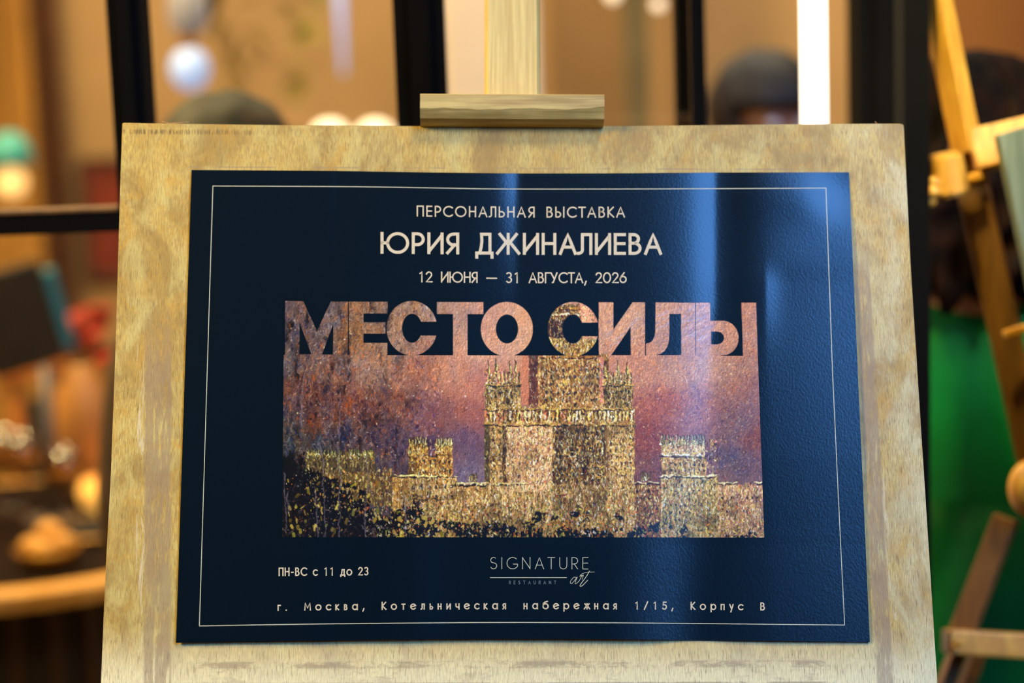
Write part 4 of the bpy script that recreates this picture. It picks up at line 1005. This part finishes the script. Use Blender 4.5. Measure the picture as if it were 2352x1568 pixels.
        for a_, b_ in zip(rings, rings[1:]):
            for i in range(n_): bm.faces.new((a_[i], b_[i], b_[(i+1) % n_], a_[(i+1) % n_]))
        bm.faces.new(rings[0]); bm.faces.new(rings[-1][::-1])
        from_bm('long_hair', bm, M[hair], t, True, False)
    # top garment
    g = .014
    gp = [s(0, 0, .84, .158+g, .13+g), s(0, 0, .95, .150+g, .122+g), s(0, 0, 1.10, .122+g, .10), s(0, 0, 1.28, .142+g, .11), s(0, 0, 1.405, .108, .085), s(0, 0, 1.445, .066)]; ge = [(0, 1), (1, 2), (2, 3), (3, 4), (4, 5)]
    for q in (-1, 1):
        gp.append(s(q*.17, 0, 1.39, .064)); ge.append((4, len(gp)-1)); gp.append(s(q*.215, .02, 1.10, .052)); ge.append((len(gp)-2, len(gp)-1)); gp.append(s(q*.22, -.045+arm, .90, .042)); ge.append((len(gp)-2, len(gp)-1))
    add_mesh('bodice' if dress else 'jacket', skin_mesh(gp, ge), M[cloth], t)
    if dress:
        bm = bmesh.new(); n_ = 72; rings = []
        for j in range(22):
            f = j/21; zz = 1.12-f*1.0; R_ = .14+.20*f**.8; ring = []
            for i in range(n_):
                an = 2*PI*i/n_; r_ = R_*(1+(.05+.10*f)*math.sin(an*9+1.6*math.sin(f*3))+.05*math.sin(an*4+f*7)+.02*math.sin(f*16+an*3))
                ring.append(bm.verts.new(s(r_*math.cos(an), r_*.8*math.sin(an), zz)))
            rings.append(ring)
        for a_, b_ in zip(rings, rings[1:]):
            for i in range(n_): bm.faces.new((a_[i], b_[i], b_[(i+1) % n_], a_[(i+1) % n_]))
        bmesh.ops.solidify(bm, geom=list(bm.faces), thickness=.004)
        from_bm('skirt', bm, M[cloth], t, True, False)
    else:
        tp = [s(0, 0, 1.04, .135, .112), s(0, 0, .93, .14, .125)]; te = [(0, 1)]
        for q in (-1, 1):
            tp.append(s(q*.10, 0, .86, .112)); te.append((1, len(tp)-1))
            for zz, r_ in ((.50, .072), (.28, .064), (.07, .056)): tp.append(s(q*.10, .005, zz, r_)); te.append((len(tp)-2, len(tp)-1))
        add_mesh('trousers', skin_mesh(tp, te), M[trousers], t)
    return t
# woman in green, back turned
pC_ = P(2240, 150, 2.42); person(pC_.x, 2.42, 1.59, 2.9, 'woman in a green dress with long dark auburn hair, seen from behind', 'hair_auburn', 'green', 'green', True, 'long', arm=0)
pA_ = P(514, 196, 2.5); person(pA_.x, 2.5, 1.575, PI-.4, 'person with short dark grey hair, standing behind the glass left of the pillar', 'hair_grey', 'grey_cloth', 'black_cloth')
pB_ = P(1760, 150, 3.3); person(pB_.x, 3.3, 1.62, .35, 'person with dark brown hair facing the glass, beside the bright light tube', 'hair_dark', 'grey_cloth', 'black_cloth')
# ------------------------------------------------------------------ lamps
M['tube_on'] = emit('led_tube_on', (255, 246, 232), 3.2)
M['globe_on'] = emit('globe_on', (255, 236, 206), 1.7)
M['globe_white'] = emit('globe_white', (255, 240, 214), 2.0)
M['bluish_on'] = emit('cool_globe_on', (150, 175, 225), 1.25)
M['bluish_dim'] = emit('cool_globe_dim', (140, 140, 150), .55)
M['tube_cool'] = emit('cool_tube_on', (150, 168, 222), 1.5)
M['amber_on'] = emit('amber_glow', (255, 190, 92), .95)
M['warm_on'] = emit('warm_bulb', (255, 205, 130), 1.6)
M['brass'] = plain('brass', (190, 142, 66), .35, .8, .08)
# light tube on its bracket
a = P(1847, 140, 2.15); b = P(1904, 140, 2.15)
lt = thing('light_tube', 'bright white vertical light tube right of the poster board top', 'lamp', ((a.x+b.x)/2, 2.17, 0))
r_ = (b.x-a.x)/2
bm = bmesh.new(); cyl(bm, ((a.x+b.x)/2, 2.17, .5), ((a.x+b.x)/2, 2.17, 2.6), r_, r_, 32); from_bm('tube', bm, M['tube_on'], lt, True)
xm_ = (a.x+b.x)/2
for z0_, z1_ in ((.46, .5), (2.6, 2.64)):
    bm = bmesh.new(); cyl(bm, (xm_, 2.17, z0_), (xm_, 2.17, z1_), r_*1.15); from_bm('end_cap', bm, M['steel'], lt)
bm = bmesh.new(); cyl(bm, (xm_, 2.17, .02), (xm_, 2.17, .46), r_*.4); from_bm('pole', bm, M['steel'], lt)
bm = bmesh.new(); cyl(bm, (xm_, 2.17, 0), (xm_, 2.17, .02), .06); from_bm('base', bm, M['steel'], lt)
def pendant(px, py, D, r, mat, name, label, cat_='lamp', squash=1.0, group=None, shade=None):
    c = P(px, py, D); t = thing(name, label, cat_, tuple(c), group=group)
    bm = bmesh.new(); ball(bm, c, r, (1, 1, squash), 28); from_bm('globe', bm, M[mat], t, True)
    bm = bmesh.new(); cyl(bm, (c.x, c.y, c.z+r*squash*.92), (c.x, c.y, c.z+r*squash+.03), .018); from_bm('cap', bm, M['brass'], t)
    bm = bmesh.new(); cyl(bm, (c.x, c.y, c.z+r*squash+.03), (c.x, c.y, ZC), .003, n=8); from_bm('cord', bm, M['steel'], t)
    return t
pendant(436, 158, 4.2, .045, 'bluish_on', 'pendant_lamp', 'pale blue-white globe lamp hanging left of centre behind the glass', squash=1.1)
pendant(432, 20, 4.5, .05, 'bluish_dim', 'pendant_lamp', 'dim bluish globe lamp above the pale blue-white one', squash=1.5)
pendant(1512, 10, 3.8, .013, 'globe_on', 'pendant_lamp', 'small bright warm bulb hanging by the grey post', squash=1)
pendant(1408, -12, 4.2, .016, 'globe_on', 'pendant_lamp', 'dim bulb at the top edge left of the small bright bulb', squash=1)
# teal shaded lamp far left
c = P(22, 360, 4.4); tl = thing('pendant_lamp', 'teal glass pendant lamp with a glowing warm bulb at the far left', 'lamp', tuple(c))
M['teal'] = emit('teal_glass_lit', (60, 150, 140), .38)
bm = bmesh.new(); lathe(bm, [(.012, .06), (.03, .055), (.052, .02), (.058, -.02), (.054, -.02), (.05, .015), (.028, .045), (.0, .05)], c, 28); from_bm('shade', bm, M['teal'], tl, True)
bm = bmesh.new(); ball(bm, (c.x, c.y, c.z-.062), .038, n=20); from_bm('bulb', bm, M['warm_on'], tl, True)
bm = bmesh.new(); cyl(bm, (c.x, c.y, c.z+.055), (c.x, c.y, ZC), .003, n=8); from_bm('cord', bm, M['steel'], tl)
# two white globe table lamps on a tall sideboard behind the glass
M['dark_wood'] = wood('dark_wood', (48, 30, 18), (60, 38, 22), (76, 50, 30), (4, 60, 60), .45)
sb0 = P(810, 330, 4.62)
side = thing('sideboard', 'dark wooden sideboard carrying two white globe lamps', 'sideboard', (sb0.x, 4.62, 0))
zt = sb0.z-.12
bm = bmesh.new(); bbox(bm, (sb0.x, 4.62, zt-.015), (.66, .34, .03), bev=.004); from_bm('top', bm, M['dark_wood'], side)
bm = bmesh.new(); bbox(bm, (sb0.x, 4.62, (zt-.03+.1)/2), (.62, .30, zt-.13), bev=.003); from_bm('body', bm, M['dark_wood'], side)
for q in (-1, 1):
    for w_ in (-1, 1):
        bm = bmesh.new(); cyl(bm, (sb0.x+q*.26, 4.62+w_*.11, 0), (sb0.x+q*.26, 4.62+w_*.11, .1), .018); from_bm('leg', bm, M['dark_wood'], side)
    bm = bmesh.new(); bbox(bm, (sb0.x+q*.15, 4.465, zt*.5+.03), (.28, .016, zt-.22), bev=.002); d_ = from_bm('door', bm, M['dark_wood'], side)
    bm = bmesh.new(); cyl(bm, (sb0.x+q*.05, 4.44, zt*.55), (sb0.x+q*.05, 4.458, zt*.55), .01); from_bm('knob', bm, M['brass'], d_)
for px_, lb in ((758, 'white glowing globe lamp on the sideboard, the left of the pair'), (862, 'white glowing globe lamp on the sideboard, the right of the pair')):
    c = P(px_, 316, 4.58); t = thing('globe_lamp', lb, 'lamp', (c.x, 4.58, zt), group='globe lamps on the sideboard')
    bm = bmesh.new(); ball(bm, c, .042, (1.15, 1, 1), 24); from_bm('globe', bm, M['globe_white'], t, True)
    bm = bmesh.new(); lathe(bm, [(0, 0), (.035, 0), (.035, .008), (.012, .016), (.010, c.z-zt-.03), (0, c.z-zt-.03)], (c.x, 4.58, zt), 20); from_bm('base', bm, M['brass'], t, True)
# slim cool tube
a = P(783, -200, 4.6); b = P(789, 170, 4.6)
t = thing('hanging_tube', 'slim pale blue light tube hanging behind the middle pane', 'lamp', (b.x, 4.6, b.z))
bm = bmesh.new(); cyl(bm, (b.x, 4.6, b.z), (b.x, 4.6, a.z), .005, .020, 16); from_bm('tube', bm, M['tube_cool'], t, True)
bm = bmesh.new(); cyl(bm, (b.x, 4.6, a.z), (b.x, 4.6, ZC), .003, n=8); from_bm('cord', bm, M['steel'], t)
# leafy plant in a hanging pot behind the middle pane
M['leaf'] = plain('olive_leaf', (150, 140, 60), .6, 0, .2, 8); M['pot'] = plain('clay_pot', (120, 88, 60), .7)
c = P(600, -60, 4.9); hp = thing('hanging_plant', 'yellow-green trailing plant in a hanging pot behind the middle pane', 'plant', tuple(c))
bm = bmesh.new(); lathe(bm, [(0, 0), (.07, 0), (.09, .12), (.084, .12), (.065, .01), (0, .01)], c, 28); from_bm('pot', bm, M['pot'], hp, True)
bm = bmesh.new(); cyl(bm, (c.x, c.y, c.z+.11), (c.x, c.y, ZC), .003, n=8); from_bm('cord', bm, M['steel'], hp)
random.seed(4)
leafm = None
for k in range(60):
    an = random.uniform(0, 2*PI); dn = random.uniform(0, 1); rr = .09+.05*random.random()
    pos = Vector((c.x+rr*math.cos(an)*1.1, c.y+rr*math.sin(an), c.z+.12-dn*.42))
    if leafm is None:
        leafm = bpy.data.meshes.new('leaf'); leafm.from_pydata([(0, 0, 0), (.018, .0, .02), (.022, .004, .045), (0, .008, .085), (-.022, .004, .045), (-.018, 0, .02), (0, -.004, .04)], [], [(0, 1, 6), (1, 2, 6), (2, 3, 6), (3, 4, 6), (4, 5, 6), (5, 0, 6)]); leafm.materials.append(M['leaf'])
    o = bpy.data.objects.new('leaf', leafm); link(o, hp)
    o.matrix_local = MW[hp.name].inverted() @ Matrix.Translation(pos) @ Matrix.Rotation(an, 4, 'Z') @ Matrix.Rotation(random.uniform(1.6, 2.8), 4, 'X')
# ------------------------------------------------------------------ framed picture on the back wall, left
M['pic_red'] = plain('dark_red_canvas', (112, 36, 16), .7, 0, .35, 9); M['pic_frame'] = plain('brown_frame', (64, 40, 28), .5)
a = P(176, 372, 6.3); b = P(330, 640, 6.3)
t = thing('framed_picture', 'dark red picture in a brown frame on the far wall at left', 'picture', (a.x, 6.38, b.z))
xa, xb, za, zb_ = a.x, b.x, b.z, a.z
bm = bmesh.new(); bbox(bm, ((xa+xb)/2, 6.385, (za+zb_)/2), (xb-xa-.02, .02, zb_-za-.02)); from_bm('canvas', bm, M['pic_red'], t)
for cx_, cz_, wx, wz in (((xa+xb)/2, zb_, xb-xa+.02, .025), ((xa+xb)/2, za, xb-xa+.02, .025), (xa, (za+zb_)/2, .025, zb_-za), (xb, (za+zb_)/2, .025, zb_-za)):
    bm = bmesh.new(); bbox(bm, (cx_, 6.38, cz_), (wx, .035, wz), bev=.003); from_bm('frame_rail', bm, M['pic_frame'], t)
# mustard drape on far left
a = P(-40, 140, 5.9).x; b = P(62, 140, 5.9).x
bm = bmesh.new(); n_ = 40; top = []; bt = []
for k in range(n_+1):
    x_ = a-.25+(b-a+.25)*k/n_; y_ = 5.95+.03*math.sin(k*1.25); top.append(bm.verts.new((x_, y_, 3.6))); bt.append(bm.verts.new((x_, y_+.01*math.sin(k*.7), .02)))
for k in range(n_): bm.faces.new((bt[k], bt[k+1], top[k+1], top[k]))
bmesh.ops.solidify(bm, geom=list(bm.faces), thickness=.006)
t = thing('curtain', 'mustard yellow drape hanging against the far wall at the left edge', 'curtain', (b, 5.95, 0))
from_bm('drape', bm, M['yellow'], t, True)
bm = bmesh.new(); cyl(bm, (a-.3, 5.95, 3.61), (b+.1, 5.95, 3.61), .012); from_bm('rod', bm, M['steel'], t)
M['shadow_line'] = plain('umber_shadow_strip', (120, 76, 40), .8)  # vertical shadow beside the drape, put in as a darker strip
a = P(76, 140, 6.3).x; b = P(124, 140, 6.3).x
shell_box('trim_7', a, b, 6.34, 6.4, 0, P(90, 345, 6.3).z+1.2, M['shadow_line'])
# ------------------------------------------------------------------ dining table and what stands on it
TZ = .75; tc_ = Vector((-1.02, 3.56, 0)); TR = .5
M['table'] = wood('honey_wood', (206, 146, 70), (218, 160, 84), (232, 180, 108), (6, 60, 60), .38)
tb = thing('round_table', 'round honey-coloured wooden table with a dark slatted drum base, behind the glass at left', 'table', tuple(tc_))
bm = bmesh.new(); lathe(bm, [(0, TZ-.04), (TR-.02, TZ-.04), (TR, TZ-.034), (TR, TZ-.006), (TR-.006, TZ), (0, TZ)], (tc_.x, tc_.y, 0), 64); from_bm('tabletop', bm, M['table'], tb, False)
bm = bmesh.new(); lathe(bm, [(0, 0), (.30, 0), (.30, TZ-.04), (0, TZ-.04)], (tc_.x, tc_.y, 0), 40); from_bm('drum', bm, M['black_cloth'], tb, False)
for k in range(28):
    an = 2*PI*k/28; x_, y_ = tc_.x+.315*math.cos(an), tc_.y+.315*math.sin(an)
    bm = bmesh.new(); bbox(bm, (0, 0, 0), (.02, .022, TZ-.045), Matrix.Translation((x_, y_, (TZ-.045)/2)) @ Matrix.Rotation(an, 4, 'Z'), .002, 1); from_bm('slat', bm, M['dark_wood'], tb)
bm = bmesh.new(); lathe(bm, [(0, TZ), (.455, TZ), (.456, TZ+.003), (0, TZ+.003)], (tc_.x, tc_.y, 0), 64)
tm = thing('table_mat', 'thin black round mat covering most of the honey-coloured table', 'mat', (tc_.x, tc_.y, TZ)); M['mat_cloth'] = plain('dark_brown_mat', (26, 14, 8), .85, 0, .1, 8, spec=.1); from_bm('cloth', bm, M['mat_cloth'], tm)
def on_table(px, py):
    p = P(px, py, 1.0); d = p-CAM; return CAM+d*((TZ+.0035-CAM.z)/d.z)
M['ceramic'] = plain('tan_ceramic', (176, 122, 62), .45, 0, .08, 10); M['flower'] = plain('orange_red_petal', (160, 44, 12), .6, 0, .2, 20)
M['stem'] = plain('dark_stem', (70, 70, 34), .6)
# vase with flowers
c = on_table(212, 1148); vz = thing('flower_vase', 'round tan ceramic vase of orange-red flowers on the round table', 'vase', tuple(c))
bm = bmesh.new(); lathe(bm, [(0, 0), (.035, 0), (.05, .03), (.072, .12), (.078, .18), (.066, .25), (.04, .29), (.036, .30), (.030, .30), (.034, .285), (.058, .24), (.0, .2)], c, 40); from_bm('vase_body', bm, M['ceramic'], vz, True)
random.seed(9)
fl = None
for k in range(15):
    an = random.uniform(0, 2*PI); rr = random.uniform(.0, .10); top_ = c+Vector((rr*math.cos(an)-.005, rr*math.sin(an)*.8, .34+random.uniform(-.0, .09)-rr*.4))
    bm = bmesh.new(); cyl(bm, c+Vector((.01*math.cos(an), .01*math.sin(an), .27)), top_, .002, n=6); from_bm('stem', bm, M['stem'], vz)
    if fl is None:
        bm = bmesh.new()
        for r_i in range(3):
            for q in range(7):
                a_ = 2*PI*q/7+r_i*.4; rr_ = .008+.008*r_i
                ball(bm, (rr_*math.cos(a_), rr_*math.sin(a_), .010-.006*r_i), .010, (1, 1, .5), 8)
        bmesh.ops.recalc_face_normals(bm, faces=bm.faces); fl = bpy.data.meshes.new('flower'); bm.to_mesh(fl); bm.free(); fl.materials.append(M['flower'])
    o = bpy.data.objects.new('flower', fl); link(o, vz); o.matrix_local = MW[vz.name].inverted() @ Matrix.Translation(top_) @ Matrix.Rotation(random.uniform(-.7, .7), 4, 'X') @ Matrix.Rotation(random.uniform(-.7, .7), 4, 'Y')
# tablet stand: dark screen back with teal edge on grey post
M['olive'] = plain('dark_olive_shell', (44, 36, 18), .6, 0, .1); M['tealp'] = emit('teal_screen', (40, 108, 120), .22); M['grey'] = plain('grey_metal', (92, 84, 84), .45, .3)
c = on_table(122, 1196); ts = thing('tablet_stand', 'dark tablet with a teal lit screen edge on a grey post, on the round table', 'tablet', tuple(c))
bm = bmesh.new(); lathe(bm, [(0, 0), (.055, 0), (.055, .008), (.0, .012)], c, 28); from_bm('base', bm, M['grey'], ts)
sc_ = Vector(c)+Vector((-.045, 0, .42))
bm = bmesh.new(); cyl(bm, c+Vector((0, 0, .008)), c+Vector((.004, .01, .32)), .015, .013); from_bm('post', bm, M['grey'], ts, True)
MT = Matrix.Translation(sc_) @ Matrix.Rotation(math.radians(-9), 4, 'Y') @ Matrix.Rotation(math.radians(12), 4, 'X') @ Matrix.Rotation(math.radians(22), 4, 'Z')
bm = bmesh.new(); bbox(bm, (0, 0, 0), (.15, .02, .215), MT, .006); from_bm('shell', bm, M['olive'], ts)
bm = bmesh.new(); bbox(bm, (.088, .004, -.005), (.024, .03, .17), MT, .004); from_bm('screen_edge', bm, M['tealp'], ts)
# black tray and amber candle lamp
def tray_at(px, py, r, label):
    c = on_table(px, py); t = thing('serving_tray', label, 'tray', tuple(c))
    bm = bmesh.new(); lathe(bm, [(0, 0), (r*.9, 0), (r, .015), (r*.97, .015), (r*.87, .004), (0, .004)], c, 40); from_bm('dish', bm, M['black_cloth'], t, True)
    bm = bmesh.new(); lathe(bm, [(r*.96, .013), (r*1.01, .013), (r*1.01, .018), (r*.96, .018), (r*.96, .013)], c, 40); from_bm('rim', bm, M['brass'], t, True)
tray_at(232, 1226, .105, 'round black tray with a brass rim near the front of the round table')
c = on_table(262, 1180); t = thing('candle_lamp', 'glowing amber glass candle bowl on the round table', 'candle', tuple(c))
bm = bmesh.new(); lathe(bm, [(0, .002), (.03, .002), (.066, .03), (.07, .055), (.06, .075), (.055, .075), (.064, .052), (.06, .034), (.0, .012)], c, 36); from_bm('bowl', bm, M['amber_on'], t, True)
bm = bmesh.new(); cyl(bm, c+Vector((0, 0, .012)), c+Vector((0, 0, .045)), .018); from_bm('candle', bm, M['globe_on'], t)
# bread basket / brass bowl
c = on_table(112, 1300); t = thing('brass_bowl', 'brass bowl of bread rolls on the near side of the round table', 'bowl', tuple(c))
bm = bmesh.new(); lathe(bm, [(0, 0), (.03, 0), (.055, .02), (.062, .038), (.059, .038), (.05, .022), (0, .008)], c, 36); from_bm('bowl_shell', bm, M['brass'], t, True)
M['bread'] = plain('bread_crust', (206, 150, 72), .6, 0, .15, 30)
for k, (dx, dy, dz_) in enumerate(((-.026, 0, .042), (.026, .006, .044), (0, -.030, .042), (.002, .014, .066))):
    bm = bmesh.new(); ball(bm, c+Vector((dx, dy, dz_)), .021, (1.2, 1, .8), 14); tag(from_bm('bread_roll', bm, M['bread'], None, True), ('left bread roll in the brass bowl', 'right bread roll in the brass bowl', 'front bread roll in the brass bowl', 'topmost bread roll heaped in the brass bowl')[k], 'bread', 'bread rolls in the brass bowl')
# wine glasses
M['gl'] = glass('drinking_glass', (235, 228, 215), .12)
M['wine'] = plain('amber_wine', (196, 130, 50), .2, 0, .05)
gl0 = None
for i, (px_, py_, lb) in enumerate(((18, 1170, 'stemmed glass at the far left of the round table'), (62, 1182, 'stemmed glass beside the tablet stand on its left'), (158, 1222, 'stemmed glass in front of the vase, right of the tablet stand'), (-40, 1230, 'stemmed glass nearest the left edge of the photo'))):
    c = on_table(px_, py_)
    if gl0 is None:
        gl0 = thing('wine_glass', lb, 'glass', tuple(c), group='stemmed glasses on the round table')
        bm = bmesh.new(); lathe(bm, [(0, 0), (.032, 0), (.032, .003), (.004, .008), (.0035, .075), (.018, .085), (.034, .11), (.036, .135), (.030, .17), (.0285, .17), (.034, .135), (.032, .112), (.016, .088), (0, .084)], c, 28); g1 = from_bm('goblet', bm, M['gl'], gl0, True)
        bm = bmesh.new(); lathe(bm, [(0, .087), (.015, .09), (.031, .113), (.032, .125), (0, .125)], c, 24); g2 = from_bm('drink', bm, M['wine'], gl0, True)
    else:
        o = gl0.copy(); C.objects.link(o); o.matrix_world = Matrix.Translation(c); o['label'] = lb
        for g_ in (g1, g2): q_ = g_.copy(); C.objects.link(q_); q_.parent = o
# chairs around the table
M['chairwood'] = wood('orange_bentwood', (170, 92, 34), (184, 104, 42), (204, 126, 58), (50, 50, 6), .4)
def chair(x, y, rz, label):
    t = thing('dining_chair', label, 'chair', (x, y, 0), rz, group='dining chairs at the round table')
    bm = bmesh.new(); bbox(bm, (0, 0, .455), (.44, .43, .05), bev=.015, seg=3); from_bm('seat', bm, M['black_cloth'], t, False, False)
    for qx in (-1, 1):
        bm = bmesh.new(); bar(bm, (qx*.19, -.18, 0), (qx*.18, -.17, .43), .032, .032); from_bm('leg', bm, M['chairwood'], t, False, False)
        bm = bmesh.new(); bar(bm, (qx*.19, .22, 0), (qx*.18, .18, .43), .032, .032); bar(bm, (qx*.18, .18, .43), (qx*.20, .24, .90), .030, .030); from_bm('leg', bm, M['chairwood'], t, False, False)
    bm = bmesh.new(); prev = None
    for k in range(13):
        a_ = (k/12-.5)*2; p_ = Vector((a_*.225, .27-.07*a_*a_, .905+.02*(1-a_*a_)))
        if prev is not None: bar(bm, prev, p_, .04, .028, (0, 0, 1), .003)
        prev = p_
    from_bm('top_rail', bm, M['chairwood'], t, False, False)
    bm = bmesh.new(); bbox(bm, (0, .225, .72), (.34, .03, .26), bev=.012, seg=3); from_bm('backrest', bm, M['black_cloth'], t, False, False)
    return t
chair(-1.10, 4.38, 0.0, 'black upholstered chair with orange wooden top rail on the far side of the round table')
chair(-1.86, 3.75, 1.5, 'black upholstered chair with orange wooden top rail left of the round table')
# small red wall picture low left
M['pic2'] = plain('orange_red_canvas', (190, 70, 20), .7, 0, .25, 9)
a = P(-70, 556, 6.3); b = P(42, 606, 6.3)
t = thing('framed_picture', 'small orange-red picture low on the far wall at the left edge', 'picture', (a.x, 6.38, b.z))
bm = bmesh.new(); bbox(bm, ((a.x+b.x)/2, 6.385, (a.z+b.z)/2), (b.x-a.x, .02, a.z-b.z)); from_bm('canvas', bm, M['pic2'], t)
bm = bmesh.new()
for z_ in (a.z, b.z): bbox(bm, ((a.x+b.x)/2, 6.38, z_), (b.x-a.x+.02, .03, .015))
from_bm('frame_rail', bm, M['pic_frame'], t)
